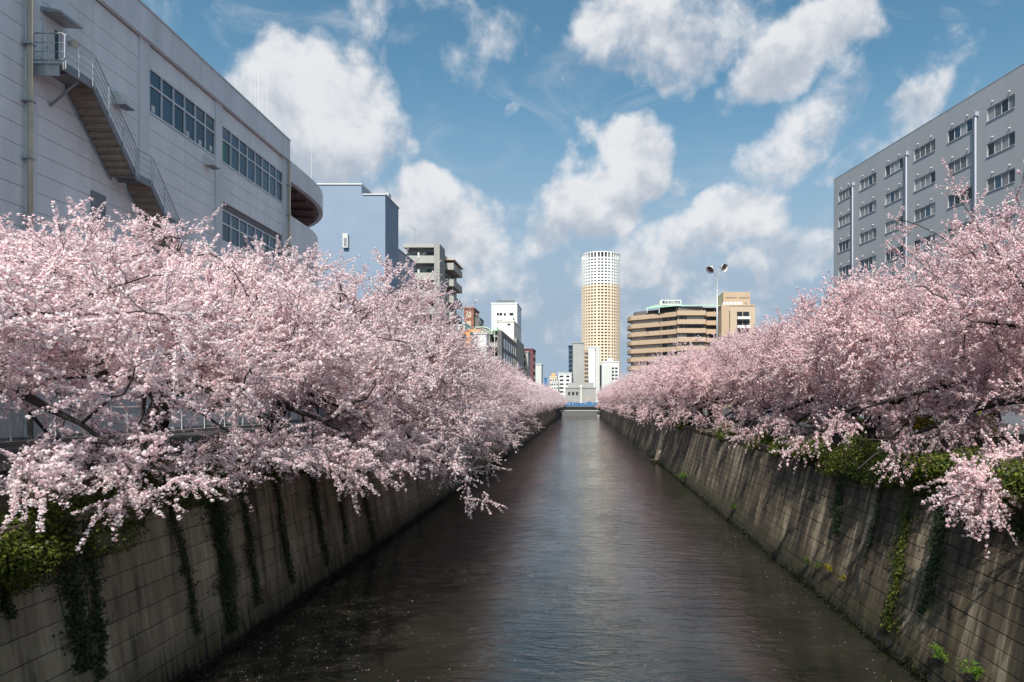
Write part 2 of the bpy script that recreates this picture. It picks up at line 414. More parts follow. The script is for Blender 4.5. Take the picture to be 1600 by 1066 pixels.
def make_wall(side, label, matl, base, slope, course, length, gap, y_near, n_courses, y_blocks, y_joined, bend):
    s = 1 if side == 'left' else -1                # +1: river lies towards +x
    root = empty('retaining_wall', (base, 0, 0), label=label, cat='embankment wall')
    th = math.atan(slope)
    nx = Vector((s * math.cos(th), 0, -s * math.sin(th)))            # outward normal (towards the river)
    up = Vector((math.sin(th), 0, math.cos(th)))
    # backing body, in stretches that follow the bend
    m = MB(); ys = np.concatenate([np.linspace(-8, 110, 12), np.linspace(130, YEND + 2, 14)])
    def prof(Y):
        d = bend(Y); return [Vector((slope * z + d, Y, z)) - nx * .07 for z in (-.9, ZT - .02)]
    for a, b in zip(ys[:-1], ys[1:]):
        pa, pb = prof(a), prof(b); off = Vector((-s * 1.2, 0, 0))
        q = [pa[0], pa[1], pb[1], pb[0]]
        m.face(q if s < 0 else q[::-1])
        q = [pa[1], pa[1] + off, pb[1] + off, pb[1]]; m.face(q if s < 0 else q[::-1])
    m.build('backing', matl, root)
    # blocks
    L, H, D = length - gap * .35, course - gap, .14
    bm = bmesh.new(); bmesh.ops.create_cube(bm, size=1)
    bmesh.ops.scale(bm, vec=(D, L, H), verts=bm.verts)
    bmesh.ops.bevel(bm, geom=[e for e in bm.edges], offset=.007, segments=1, affect='EDGES')
    bme = bpy.data.meshes.new('block'); bm.to_mesh(bme); bm.free(); bme.materials.append(matl)
    r2 = random.Random(5 if s > 0 else 6); jm = MB(); k = 0
    tpl = [(x * D / 2, y * L / 2, z * H / 2) for z in (-1, 1) for y in (-1, 1) for x in (-1, 1)]
    rows = n_courses
    ends = {'n': 0}
    spots = []
    for j in range(rows):
        y = y_near + (length / 2 if j % 2 else 0)
        while y < y_joined:
            yy = y + math.floor((y - y_near) / 10.3) * .05
            spots.append((yy, j)); y += length
    spots.sort()
    for yy, j in spots:
        c = up * (course * (j + .5) - .25) + nx * (-.07 + r2.uniform(-.008, .008)); c.x += bend(yy); c.y = yy
        if yy < y_blocks and k < 300:
            o = link('block', bme, root, c, (r2.uniform(-.0015, .0015), th + r2.uniform(-.004, .004), r2.uniform(-.003, .003))); k += 1
        else:
            b0 = len(jm.v)
            for x, y_, z in tpl:
                p = c + nx * (s * x * s) * 1.0 + up * z; jm.v.append((p.x, c.y + y_, p.z))
            fr = ((1, 3, 7, 5), (4, 5, 7, 6), (0, 1, 5, 4), (2, 6, 7, 3))
            for q in fr: jm.f.append(tuple(b0 + i for i in q)); jm.m.append(0)
    bt = jm.build('block_courses', matl, root); tag(bt, kind='stuff')
    # coping
    m = MB(); zc = ZT
    for a, b in zip(ys[:-1], ys[1:]):
        for (z0, z1, x0, x1) in ((zc - .02, zc + .16, -.42, .06),):
            pts = []
            for Y in (a + .01, b - .01):
                cx = slope * zc + bend(Y)
                pts.append([(cx + s * x0, Y, z0), (cx + s * x1, Y, z0), (cx + s * x1, Y, z1), (cx + s * x0, Y, z1)])
            A, B = pts
            for i in range(4):
                i2 = (i + 1) % 4; q = [A[i], A[i2], B[i2], B[i]]; m.face(q if s < 0 else q[::-1])
    m.build('coping', matl, root)
    # footing at the waterline
    m = MB()
    for a, b in zip(ys[:-1], ys[1:]):
        A = [(slope * 0 + bend(a) + s * .2, a, -.6), (bend(a) + s * .13, a, -.12), (bend(a) - s * .05, a, -.05)]
        B = [(p[0] - bend(a) + bend(b), b, p[2]) for p in A]
        for i in range(2):
            q = [A[i], A[i + 1], B[i + 1], B[i]]; m.face(q if s < 0 else q[::-1])
    m.build('footing', M['wet'], root)
    return root
wl = make_wall('left', 'dark stained concrete block embankment wall rising from the river along its left bank', M['wall_left'], LB, LS, .46, 1.18, .016, 9.6, 10, 52, 150, bend_l)
wr = make_wall('right', 'streaked brown concrete embankment wall along the right bank with thin courses', M['wall_right'], RB, RS, .315, 1.75, .016, 10.2, 15, 46, 130, bend_r)
# buttress standing out of the wall on the right
t = empty('wall_pier', (0, 73, 0), label='pale pinkish concrete pier standing out of the right embankment wall', cat='pier')
t.location = (RB, 73, 0)
m = MB()
def pier_pts(dy, dx): return [(dx - .45, dy, -.8), (dx + .62, dy, 4.45), (dx + 1.6, dy, 4.45), (dx + 1.0, dy, -.8)]
def hexa(m, A, B):
    n = len(A)
    m.face(A); m.face(B[::-1])
    for i in range(n): m.face([A[i], B[i], B[(i + 1) % n], A[(i + 1) % n]])
hexa(m, pier_pts(-.65, 0), pier_pts(.65, 0)); m.build('shaft', M['pier'], t)
m = MB(); m.box(-.75, .6, -.85, .85, -.8, .35); m.build('foot', M['wall_right'], t)

tag(MB().box(-40, 40, YEND - .5, YEND + .4, -1, ZT + .1).build('river_end_wall', M['dark_grey']), 'grey concrete wall closing the river behind the far bridge', 'wall')

# ------------------------------------------------------------------ far bridge
t = empty('bridge', (0, 288, 0), label='low dark bridge with bright blue railing crossing the far end of the river', cat='bridge')
m = MB(); m.box(-17, 15, 0, 9, 4.25, 4.55); m.build('deck', M['dark_grey'], t)
for yy in (0.3, 4.2, 8.2): box_part('girder', M['girder'], t, -17, 15, yy, yy + .5, 2.9, 4.247)
m = MB(); m.tube([(-17, -.4, 2.7), (15, -.4, 2.7)], .28, 8); m.build('water_pipe', M['steel_dark'], t)
for i in range(20): box_part('post', M['blue_paint'], t, -16.9 + i * 1.65, -16.78 + i * 1.65, .05, .17, 4.553, 5.75)
for zz in (4.75, 5.05, 5.35): box_part('rail', M['blue_paint'], t, -17, 15, .18, .24, zz, zz + .12)
box_part('handrail', M['blue_paint'], t, -17, 15, .02, .22, 5.753, 5.9)
for xx in (-11.9, 6.4): box_part('abutment', M['greyblock'], t, xx - 1, xx + 1, .6, 8.5, -.8, 2.897)
for i in range(11):
    box_part('blue_sheet', M['blue_paint'], t, -16.5 + i * 2.9, -14.0 + i * 2.9, 8.5, 8.6, 4.6, 6.5 - .25 * (i % 3))

# ------------------------------------------------------------------ school-like building on the left
TH = math.atan(.01874)
sb = empty('panel_building', (-20.1, 0, 0), TH, label='long grey panel-clad building with outside stair and ribbon windows on the left bank', cat='building')
ZR, ZF = 24.9, 23.5
body = MB(); body.box(-24, -.09, 8, 48.2, ZG_L, ZR - .25); body.build('wall', M['joint'], sb)
# frieze of narrow panels under the roof edge
for i in range(31):
    u0 = 8 + i * 1.3; u1 = min(u0 + 1.285, 48.2)
    box_part('frieze_panel', M['school_trim'], sb, -.3, .24, u0, u1, ZF, ZR)
box_part('roof_trim', M['alu'], sb, -.6, .30, 7.9, 48.25, ZR + .002, ZR + .07)
COLS = ((25.1, 25.62), (31.7, 32.45), (38.5, 39.2), (47.5, 48.2), (17.6, 18.2))
for a, b in COLS: box_part('column', M['school_trim'], sb, -.3, .07, a, b, ZG_L, ZF - .004)
def panel(u0, u1, z0, z1): box_part('panel', M['school'], sb, -.088, -.0, u0 + .008, u1 - .008, z0 + .011, z1 - .011)
rows = [(22.45, ZF - .03), (21.72, 22.45), (20.98, 21.72), (20.25, 20.98)]
z = 20.25
while z > 10.0: rows.append((z - .735, z)); z -= .735
rows.append((ZG_L, z))
for bay, (u0, u1, parts, win) in enumerate(((8, 17.6, 3, 0), (18.2, 25.1, 2, 0), (25.62, 31.7, 2, 0), (32.45, 38.5, 2, 6), (39.2, 47.5, 3, 8))):
    for z0, z1 in rows:
        if win and 20.2 < z0 and z1 < 22.5: continue
        if bay == 4 and 15.5 < (z0 + z1) / 2 < 17.7: continue
        for k_ in range(parts):
            w = (u1 - u0) / parts; panel(u0 + k_ * w, u0 + (k_ + 1) * w, z0, z1)
    box_part('shadow_gap', M['joint'], sb, -.088, .02, u0, u1, ZF - .028, ZF - .002)
def ribbon(u0, u1, z0, z1, zm, n, extra=True):
    w = link('window', None, sb)
    m = MB()
    m.box(-.085, .03, u0, u1, z0, z0 + .08); m.box(-.085, .03, u0, u1, z1 - .07, z1); m.box(-.08, .02, u0 + .06, u1 - .06, zm - .04, zm + .04)
    m.build('frame', M['alu'], w)
    st = (u1 - u0 - .06) / n
    for i in range(n + 1):
        a = u0 + i * st; box_part('mullion', M['alu'], w, -.084, .025 if i % 2 else .028, a, a + .06, z0 + .081, z1 - .071)
    for i in range(n):
        a = u0 + i * st + .062; b = u0 + (i + 1) * st - .002
        for (p, q) in ((z0 + .082, zm - .042), (zm + .042, z1 - .072)):
            box_part('pane', M['glass_blue'], w, -.08, -.045, a, b, p, q)
    return w
w1 = ribbon(32.46, 38.49, 20.27, 22.43, 21.62, 6)
w2 = ribbon(39.21, 47.49, 20.27, 22.43, 21.62, 8)
w3 = ribbon(39.21, 47.49, 15.42, 17.6, 16.8, 8)
box_part('green_curtain', M['green_curtain'], w2, -.044, -.034, 39.32, 39.75, 20.4, 21.5)
for u, z_ in ((32.75, 20.45), (35.7, 20.4), (36.9, 20.38), (38.0, 20.5)): box_part('notice', M['paper'], w1, -.044, -.04, u, u + .28, z_, z_ + .3)
# downpipes
for u in (25.05, 48.05, 17.5):
    p = MB(); p.tube([(.24, u, ZG_L), (.24, u, 24.1 if u < 47 else 23.4)], .095, 10); po = p.build('downpipe', M['pipe'], sb, True)
    for z_ in np.arange(7, 23.5, 2.1): MB().box(-.0, .37, u - .14, u + .14, z_, z_ + .06).build('clamp', M['galv'], po)
# vent hoods, lamps, doors
def hood(u, z_):
    h = link('vent_hood', None, sb)
    m = MB(); m.extrude_x([(u - .28, z_), (u + .28, z_), (u + .28, z_ + .55), (u - .28, z_ + .55)], .002, .18)
    m.build('box', M['offwhite'], h)
    m = MB(); b = len(m.v)
    hexa(m, [(.18, u - .28, z_), (.40, u - .28, z_ - .02), (.40, u - .28, z_ + .28), (.18, u - .28, z_ + .55)], [(.18, u + .28, z_), (.40, u + .28, z_ - .02), (.40, u + .28, z_ + .28), (.18, u + .28, z_ + .55)])
    m.build('cowl', M['offwhite'], h)
    box_part('drip_plate', M['steel_dark'], h, .19, .62, u - .32, u + .32, z_ - .07, z_ - .03)
hood(30.15, 19.55); hood(37.55, 19.45)
def door(u, z_):
    d = link('door', None, sb)
    box_part('leaf', M['offwhite'], d, .003, .05, u, u + .85, z_, z_ + 2.0)
    m = MB(); m.box(.003, .075, u - .07, u - .002, z_, z_ + 2.07); m.box(.003, .075, u + .852, u + .92, z_, z_ + 2.07); m.box(.003, .075, u - .002, u + .852, z_ + 2.003, z_ + 2.07)
    m.build('frame', M['school_trim'], d)
    box_part('vision_panel', M['glass_dark'], d, .051, .056, u + .5, u + .68, z_ + .7, z_ + 1.85)
    m = MB(); m.tube([(.052, u + .1, z_ + .95), (.11, u + .1, z_ + .95), (.11, u + .22, z_ + .95)], .018, 6); m.build('handle', M['galv'], d)
    c = link('canopy', None, sb)
    m = MB(); hexa(m, [(.003, u - .15, z_ + 2.2), (.75, u - .15, z_ + 2.17), (.75, u - .15, z_ + 2.25), (.003, u - .15, z_ + 2.38)], [(.003, u + 1.05, z_ + 2.2), (.75, u + 1.05, z_ + 2.17), (.75, u + 1.05, z_ + 2.25), (.003, u + 1.05, z_ + 2.38)])
    m.build('canopy_slab', M['galv'], c)
    l = link('wall_lamp', None, sb)
    m = MB(); m.lathe([(.001, -.17), (.09, -.145), (.15, -.08), (.17, 0), (.15, .08), (.09, .145), (.001, .17)], 14, Matrix.Translation((.26, u + 1.3, z_ + 1.72)))
    m.build('globe', M['lamp_globe'], l, True)
    box_part('bracket', M['galv'], l, .003, .12, u + 1.24, u + 1.36, z_ + 1.66, z_ + 1.78)
door(26.0, 19.1); door(31.0 + 1.9, 13.2)
box_part('door', M['steel_dark'], sb, .003, .06, 28.55, 29.4, 13.4, 15.35)
# curved open terrace end
R0, CX, CY = 12.0, -12.85, 53.0
arc = [(0.0, 48.22)] + [(CX + (R0 + .9) * math.cos(a), CY + (R0 + .9) * math.sin(a)) for a in np.linspace(0, R(120), 22)]
arc = [(x - .05, y) for x, y in arc]
ins = lambda d: [(0.0 - d, 48.22)] + [(CX + (R0 + .9 - d) * math.cos(a) - .05, CY + (R0 + .9 - d) * math.sin(a)) for a in np.linspace(0, R(120), 22)]
te = sb
def ring(name, matl, d0, d1, z0, z1):
    o, i = ins(d0), ins(d1); m = MB()
    for a in range(len(o) - 1):
        A = [(*o[a], z0), (*o[a], z1), (*i[a], z1), (*i[a], z0)]; B = [(*o[a + 1], z0), (*o[a + 1], z1), (*i[a + 1], z1), (*i[a + 1], z0)]
        hexa(m, A, B)
    return m.build(name, matl, sb)
ring('terrace_fascia', M['school_trim'], 0, .35, 22.3, 23.75)
ring('terrace_soffit', M['soffit'], .35, 2.6, 22.35, 22.6)
ring('terrace_parapet', M['school'], .4, .7, ZG_L, 20.1)
ring('terrace_back_wall', M['joint'], 3.2, 3.6, ZG_L, 23.4)
ring('terrace_floor', M['greyblock'], .7, 3.2, 18.9, 19.1)
for i in range(10):
    a = R(3 + i * 12); c, s_ = math.cos(a), math.sin(a); m = MB()
    p0 = Vector((CX + (R0 + .2) * c, CY + (R0 + .2) * s_, 22.1)); p1 = Vector((CX + (R0 - 2.2) * c, CY + (R0 - 2.2) * s_, 22.1))
    m.tube([p0, p1], .2, 4); m.build('beam', M['soffit'], sb)
for u in (49.6, 51.3): box_part('beam', M['soffit'], sb, -3.1, -.5, u, u + .25, 22.0, 22.34)
m = MB(); m.prism([(-14, 48.3), (-.6, 48.3), (-.6, 53)] + [(CX + (R0 + .2) * math.cos(a), CY + (R0 + .2) * math.sin(a)) for a in np.linspace(.1, R(120), 14)] + [(-22, 60), (-22, 48.3)][:2], 22.62, 23.3); m.build('terrace_roof', M['joint'], sb)

# outside stair: its own thing, standing against the facade
st = empty('steel_stair', (-20.1, 0, 0), TH, label='galvanised steel outside stair climbing the grey panel facade to an upper door', cat='stair')
V0, V1 = .10, 1.16
LAND = [(25.4, 26.95, 19.1), (29.62, 30.7, 16.38)]
def landing(u0, u1, z_):
    p = link('landing', None, st)
    box_part('plate', M['steel_dark'], p, V0, V1, u0, u1, z_ - .09, z_)
    box_part('edge_beam', M['steel_dark'], p, V1 + .002, V1 + .07, u0 - .02, u1, z_ - .26, z_ + .06)
    box_part('cross_beam', M['steel_dark'], p, V0, V1, u0 + .45, u0 + .55, z_ - .2, z_ - .093)
    return p
l0 = landing(*LAND[0]); l1 = landing(*LAND[1])
box_part('end_beam', M['galv'], l0, V0, V1 - .1, 25.36, 25.398, 18.62, 19.0)
MB().tube([(.02, 26.3, 17.9), (V1 - .1, 26.3, 18.82)], .05, 6).build('knee_brace', M['steel_dark'], l0)
FL = [(26.95, 19.1, 29.62, 16.38, 12), (30.7, 16.38, 33.4, 13.5, 12)]
for (ua, za, ub, zb, n) in FL:
    du, dz = (ub - ua) / n, (zb - za) / n
    for v0, v1 in ((V0, V0 + .06), (V1, V1 + .06)):
        m = MB(); d = .17
        hexa(m, [(v0, ua, za + .08), (v0, ub, zb + .08), (v0, ub, zb - .26), (v0, ua, za - .26)], [(v1, ua, za + .08), (v1, ub, zb + .08), (v1, ub, zb - .26), (v1, ua, za - .26)])
        m.build('stringer', M['steel_dark'], st)
    for i in range(n):
        u, z_ = ua + du * i, za + dz * (i + 1)
        m = MB(); hexa(m, [(V0 + .062, u - .03, z_), (V0 + .062, u + du + .01, z_), (V0 + .062, u + du + .01, z_ - .05), (V0 + .062, u + .05, z_ - .05), (V0 + .062, u + .02, z_ + .19), (V0 + .062, u - .03, z_ + .19)],
                          [(V1 - .002, u - .03, z_), (V1 - .002, u + du + .01, z_), (V1 - .002, u + du + .01, z_ - .05), (V1 - .002, u + .05, z_ - .05), (V1 - .002, u + .02, z_ + .19), (V1 - .002, u - .03, z_ + .19)])
        m.build('tread', M['tread'], st)
def rail_run(pts, v, posts):
    """railing along the outer edge: pts (u, z of the walking line)"""
    rl = link('railing', None, st)
    for h, r_ in ((1.1, .026), (.82, .013), (.55, .013), (.28, .013)):
        MB().tube([(v, u, z_ + h) for u, z_ in pts], r_, 6).build('handrail' if h > 1 else 'bar', M['galv'], rl)
    for u in posts:
        for (ua, za), (ub, zb) in zip(pts[:-1], pts[1:]):
            if ua - 1e-6 <= u <= ub + 1e-6:
                z_ = za + (zb - za) * (u - ua) / (ub - ua); MB().tube([(v, u, z_ - .2), (v, u, z_ + 1.1)], .022, 6).build('post', M['galv'], rl); break
vr = V1 + .10
rail_run([(25.42, 19.1), (26.85, 19.1)], vr, (25.42, 26.1, 26.85))
rail_run([(26.95, 19.1), (29.55, 16.45)], vr, (26.97, 27.8, 28.7, 29.53))
rail_run([(29.64, 16.38), (30.6, 16.38)], vr, (29.64, 30.6))
rail_run([(30.72, 16.36), (33.4, 13.5)], vr, (30.74, 31.6, 32.5, 33.38))
rl = link('railing', None, st)                     # end railing facing the viewer
m = MB(); e = 25.37
loop = [(V0 + .04, e, 19.2), (V0 + .02, e, 19.3), (V0 + .02, e, 20.12), (V0 + .08, e, 20.2), (vr - .08, e, 20.2), (vr, e, 20.12), (vr, e, 19.3), (vr - .06, e, 19.2), (V0 + .04, e, 19.2)]
m.tube(loop, .026, 6); m.build('handrail', M['galv'], rl)
for h in (.42, .75): MB().tube([(V0 + .02, e, 19.1 + h), (vr, e, 19.1 + h)], .014, 6).build('bar', M['galv'], rl)
MB().tube([((V0 + vr) / 2, e, 19.05), ((V0 + vr) / 2, e, 20.2)], .02, 6).build('post', M['galv'], rl)

# roof antennas
def mast(name, label, base, parts, cat='antenna'):
    t = empty(name, base, label=label, cat=cat)
    for nm, pts, r_, mt in parts: MB().tube(pts, r_, 6).build(nm, mt, t)
    return t
b = P(405, 180, 52); b.z = 24.7
pr = [('mast', [(0, 0, 0), (0, 0, 3.6)], .07, M['steel_dark']), ('whip', [(0, 0, 3.6), (0, 0, 7.4)], .035, M['white'])]
for i in range(8):
    a = i * math.pi / 4; c, s_ = math.cos(a), math.sin(a)
    pr.append(('arm', [(0, 0, 3.1), (.62 * c, .62 * s_, 3.0 + .2 * (i % 2)), (.75 * c, .75 * s_, 2.75)], .03, M['steel_dark']))
    if i % 2 == 0: pr.append(('whip', [(.62 * c, .62 * s_, 3.1), (.62 * c, .62 * s_, 6.1)], .022, M['white']))
mast('antenna_array', 'cluster of thin white whip antennas on a dark hub above the grey panel building', b, pr)
b = P(487, 300, 77); mast('whip_antenna', 'single thin whip antenna standing on the light blue building', (b.x, 77, 30.3), [('whip', [(0, 0, 0), (0, 0, 7.6)], .03, M['offwhite'])])
# ------------------------------------------------------------------ grey slab building on the right
MR = -.1668; X0R = 48.4
TR = math.atan(-MR)
gb = empty('office_slab', (X0R, 0, 0), TR, label='long plain grey building with rows of four-pane windows behind the right bank trees', cat='building')
CSC = math.hypot(1, MR)                            # facade length per unit of depth
def UY(Y): return Y * CSC
# local frame: +y along the facade away from the camera, -x out towards the river
Y_A, Y_B, ZTOP = 40.0, 91.0, 36.05
ZW = [32.7 - 3.3 * i for i in range(8)]            # window sills
WY = [(86.75, 89.8), (81.45, 84.9), (76.4, 79.7), (71.1, 74.5), (65.9, 69.25), (60.7, 64.0), (55.5, 58.85), (50.2, 53.5), (45, 48.3)]
WH = 1.22; DP = .22
us = sorted([(UY(a), UY(b)) for a, b in WY])
u0, u1 = UY(Y_A), UY(Y_B)
MB().box(DP, 16, u0, u1, ZG_R, ZTOP - .3).build('core', M['grey_wall'], gb)
zs = sorted(ZW); lo = ZG_R
for z_ in zs + [None]:
    hi = z_ if z_ is not None else ZTOP
    box_part('wall_band', M['grey_wall'], gb, 0, DP - .002, u0, u1, lo, hi)
    if z_ is None: break
    ed = [u0] + [e for p in us for e in p] + [u1]
    for a, b in zip(ed[0::2], ed[1::2]): box_part('wall_pier', M['grey_wall'], gb, 0, DP - .002, a, b, hi + .0, hi + WH)
    lo = hi + WH
box_part('roof_cap', M['grey_wall'], gb, -.02, 16.1, u0 - .02, u1 + .02, ZTOP + .002, ZTOP + .06)
r3 = random.Random(3)
pane_w = None
def four_pane(ua, ub, z_, n=4, h=WH):
    w = link('window', None, gb)
    st = (ub - ua) / n
    m = MB(); m.box(.10, .16, ua + .002, ub - .002, z_ + .002, z_ + .05); m.box(.10, .16, ua + .002, ub - .002, z_ + h - .05, z_ + h - .002)
    for i in range(n + 1):
        c = ua + i * st; a_, b_ = max(c - .03, ua + .002), min(c + .03, ub - .002); m.box(.095, .165, a_, b_, z_ + .051, z_ + h - .051)
    m.build('frame', M['alu'], w)
    MB().box(-.07, .09, ua - .03, ub + .03, z_ - .05, z_ + .001).build('sill', M['alu'], w)
    for i in range(n):
        mt = M['curtain'] if r3.random() < .55 else (M['glass_dark'] if r3.random() < .75 else M['glass_blue'])
        box_part('pane', mt, w, .13, .14, ua + i * st + .031, ua + (i + 1) * st - .031, z_ + .052, z_ + h - .052)
for i, (a, b) in enumerate(us):
    for j, z_ in enumerate(ZW):
        four_pane(a, b, z_)
def vent(u, z_):
    v = link('vent_cap', None, gb)
    MB().lathe([(.001, .0), (.05, .0), (.075, .05), (.075, .12), (.05, .16), (.001, .17)], 10, Matrix.Translation((0, u, z_)) @ Matrix.Rotation(R(-90), 4, 'Y')).build('cap', M['white'], v, True)
for i, (a, b) in enumerate(us):
    for j, z_ in enumerate(ZW[:6]):
        vent(a + .55, z_ + WH + .42); vent(b - .75, z_ + WH + .42)
for Y in (86.15, 75.55, 65.2, 54.8, 44.4):
    p = MB().tube([(-.2, UY(Y), ZG_R), (-.2, UY(Y), 33.9)], .095, 10).build('downpipe', M['lav_wall'], gb, True)
    box_part('hopper', M['lav_wall'], p, -.36, -.002, UY(Y) - .17, UY(Y) + .17, 33.75, 34.15)
    MB().box(-.07, -.003, UY(Y) + .25, UY(Y) + .55, ZG_R, 34).build('rib', M['grey_wall'], p)

# ------------------------------------------------------------------ generic blocks
def windows_on(parent, name, plane, rects, mt, depth=.06, frame=None):
    """rects on a facade: plane 'y' (facing the camera, at y=val) or 'x' (facing the river, at x=val); each one its own part"""
    ax, val, sg = plane
    for (a, b, z0, z1) in rects:
        w = MB()
        if ax == 'y': w.box(a, b, val - depth, val + .05, z0, z1)
        else: w.box(*( (val - .05, val + depth) if sg > 0 else (val - depth, val + .05)), a, b, z0, z1)
        o = w.build(name, mt, parent)
        if frame:
            f = MB(); t_ = .09
            if ax == 'y':
                f.box(a - t_, b + t_, val - depth - .06, val, z0 - t_, z0 - .002); f.box(a - t_, b + t_, val - depth - .06, val, z1 + .002, z1 + t_)
            else:
                q = (val, val + depth + .06) if sg > 0 else (val - depth - .06, val)
                f.box(*q, a - t_, b + t_, z0 - t_, z0 - .002); f.box(*q, a - t_, b + t_, z1 + .002, z1 + t_)
            f.build('sill', frame, o)
def block(name, label, x0, x1, Y, ytop, depth, matl, cat='building', roof=None, z0=ZG_L - .5, side=None):
    t = empty(name, ((PX(x0, Y) + PX(x1, Y)) / 2, Y, 0), label=label, cat=cat)
    t.location.x = 0; t.location.y = 0
    X0, X1, Z = PX(x0, Y), PX(x1, Y), PZ(ytop, Y)
    MB().box(X0, X1, Y, Y + depth, z0, Z).build('wall', [matl], t)
    ov = .06 + .0006 * Y
    MB().box(X0 - ov, X1 + ov, Y - ov, Y + depth + ov, Z + .003, Z + .12 + Y * .0012).build('roof', roof or matl, t)
    return t, X0, X1, Z
def grid(x0, x1, z0, z1, nx, nz, fx=.55, fz=.5):
    dx, dz = (x1 - x0) / nx, (z1 - z0) / nz
    return [(x0 + (i + .5 - fx / 2) * dx, x0 + (i + .5 + fx / 2) * dx, z0 + (j + .5 - fz / 2) * dz, z0 + (j + .5 + fz / 2) * dz) for i in range(nx) for j in range(nz)]

# light blue building: a tall and a lower volume
t = empty('blue_building', label='windowless light blue building with dark shaded side beyond the grey panel building', cat='building')
Y = 75; zl, zh = PZ(305, Y), PZ(289, Y)
MB().box(PX(440, Y), PX(565, Y) - .003, Y, Y + 3.4, ZG_L, zh).build('tall_wall', M['blue_wall'], t)
MB().box(PX(565, Y), PX(602, Y), Y, Y + 5.3, ZG_L, zl).build('wall', M['blue_wall'], t)
MB().box(PX(440, Y) - .1, PX(565, Y) + .1, Y - .1, Y + 3.5, zh + .002, zh + .16).build('roof_trim', M['offwhite'], t)
MB().box(PX(565, Y) + .103, PX(602, Y) + .1, Y - .1, Y + 5.4, zl + .002, zl + .14).build('roof_trim', M['offwhite'], t)
MB().box(PX(440, Y), PX(600, Y), Y + 5.35, Y + 12, ZG_L, zl - 6).build('rear_wing', M['lav_wall'], t)
v = MB().box(PX(537, Y), PX(545, Y), Y - .35, Y - .002, PZ(388, Y), PZ(366, Y)).build('vent_box', M['offwhite'], t)
box_part('louvre', M['steel_dark'], v, PX(539, Y), PX(543.5, Y), Y - .36, Y - .352, PZ(386, Y), PZ(373, Y))
for i in range(3): box_part('roof_unit', M['galv'], t, PX(583 + i * 6, Y), PX(587 + i * 6, Y), Y + 2, Y + 3, zl + .143, zl + .7 + .1 * i)

t = empty('low_annex', label='low lavender grey annex with a window band between the blue building and balcony block', cat='building')
xa = PX(622, 85); zt = PZ(390, 85)
MB().box(xa - 12, xa, 85, 93.6, ZG_L, zt).build('wall', M['lav_wall'], t)
MB().box(xa - 12.1, xa + .1, 84.9, 93.7, zt + .002, zt + .12).build('roof', M['lav_wall'], t)
windows_on(t, 'window', ('x', xa, 1), [(85.4 + i * 1.6, 86.8 + i * 1.6, zt - 3.4, zt - 1.6) for i in range(5)], M['glass_far'], .04, M['alu'])

# grey balcony block
t = empty('apartment_block', label='grey tiled apartment block with stacked balconies on two sides', cat='building')
Y = 110; xl, xc = PX(632, Y), PX(687, Y); zt = PZ(381, Y); D = 16
MB().box(xl, xc - .9, Y + 1.3, Y + D, ZG_L, zt - .6).build('wall', M['apt'], t)
MB().box(xc - .9 + .003, xc, Y, Y + 4.2, ZG_L, zt).build('corner_column', M['apt'], t)
MB().box(xc - .9 + .003, xc - .25, Y + 4.203, Y + D, ZG_L, zt - .9).build('side_wall', M['apt'], t)
MB().box(xl - .2, xc - .903, Y - .05, Y + D, zt - .597, zt).build('roof_slab', M['apt_light'], t)
MB().box(xc - .6, xc + 1.5, Y + 4.4, Y + 13, zt - 1.7, zt - 1.5).build('roof_canopy', M['tan_light'], t)
for j in range(7):
    zp = PZ(399.5, Y) - j * 2.75
    o = MB().box(xl + .4, xc - .903, Y, Y + .15, zp - 1.2, zp).build('balcony', M['apt_light'], t)
    box_part('balcony_floor', M['apt'], o, xl + .4, xc - .903, Y + .153, Y + 1.297, zp - 1.2, zp - 1.05)
    box_part('divider', M['white'], o, xl + 2.1, xl + 2.35, Y + .16, Y + 1.29, zp - 1.047, zp + .55)
    windows_on(o, 'window', ('y', Y + 1.3, -1), [(xc - 2.35, xc - 1.25, zp - 1.0, zp + .95), (xl + 1.1, xl + 1.7, zp - 1.0, zp + .6)], M['glass_dark'], .05, M['alu'])
    box_part('reveal', M['white'], o, xc - 1.12, xc - .91, Y + .9, Y + 1.29, zp - 1.047, zp + 1.5)
    q = zp - .25
    o = link('balcony', None, t)
    m = MB(); m.box(xc + .003, xc + 1.4, Y + 4.5, Y + 4.65, q - 1.15, q); m.box(xc + 1.25, xc + 1.4, Y + 4.653, Y + 12.5, q - 1.15, q); m.build('parapet', M['apt_light'], o)
    box_part('balcony_floor', M['apt'], o, xc - .248, xc + 1.247, Y + 4.655, Y + 12.4, q - 1.15, q - 1.0)
    windows_on(o, 'window', ('x', xc - .25, 1), [(Y + 5.2, Y + 7.4, q - .95, q + .9), (Y + 8.4, Y + 10.6, q - .95, q + .9)], M['glass_dark'], .05, M['alu'])
b = P(643, 381, Y); mast('television_antenna', 'thin television aerial on the roof of the grey balcony block', (b.x, Y + 2, zt + .003), [('mast', [(0, 0, 0), (0, 0, 3.1)], .03, M['galv']), ('boom', [(-.6, 0, 2.8), (.6, 0, 2.8)], .02, M['galv'])] + [('element', [(-.5 + .25 * i, -.35, 2.8), (-.5 + .25 * i, .35, 2.8)], .014, M['galv']) for i in range(5)])

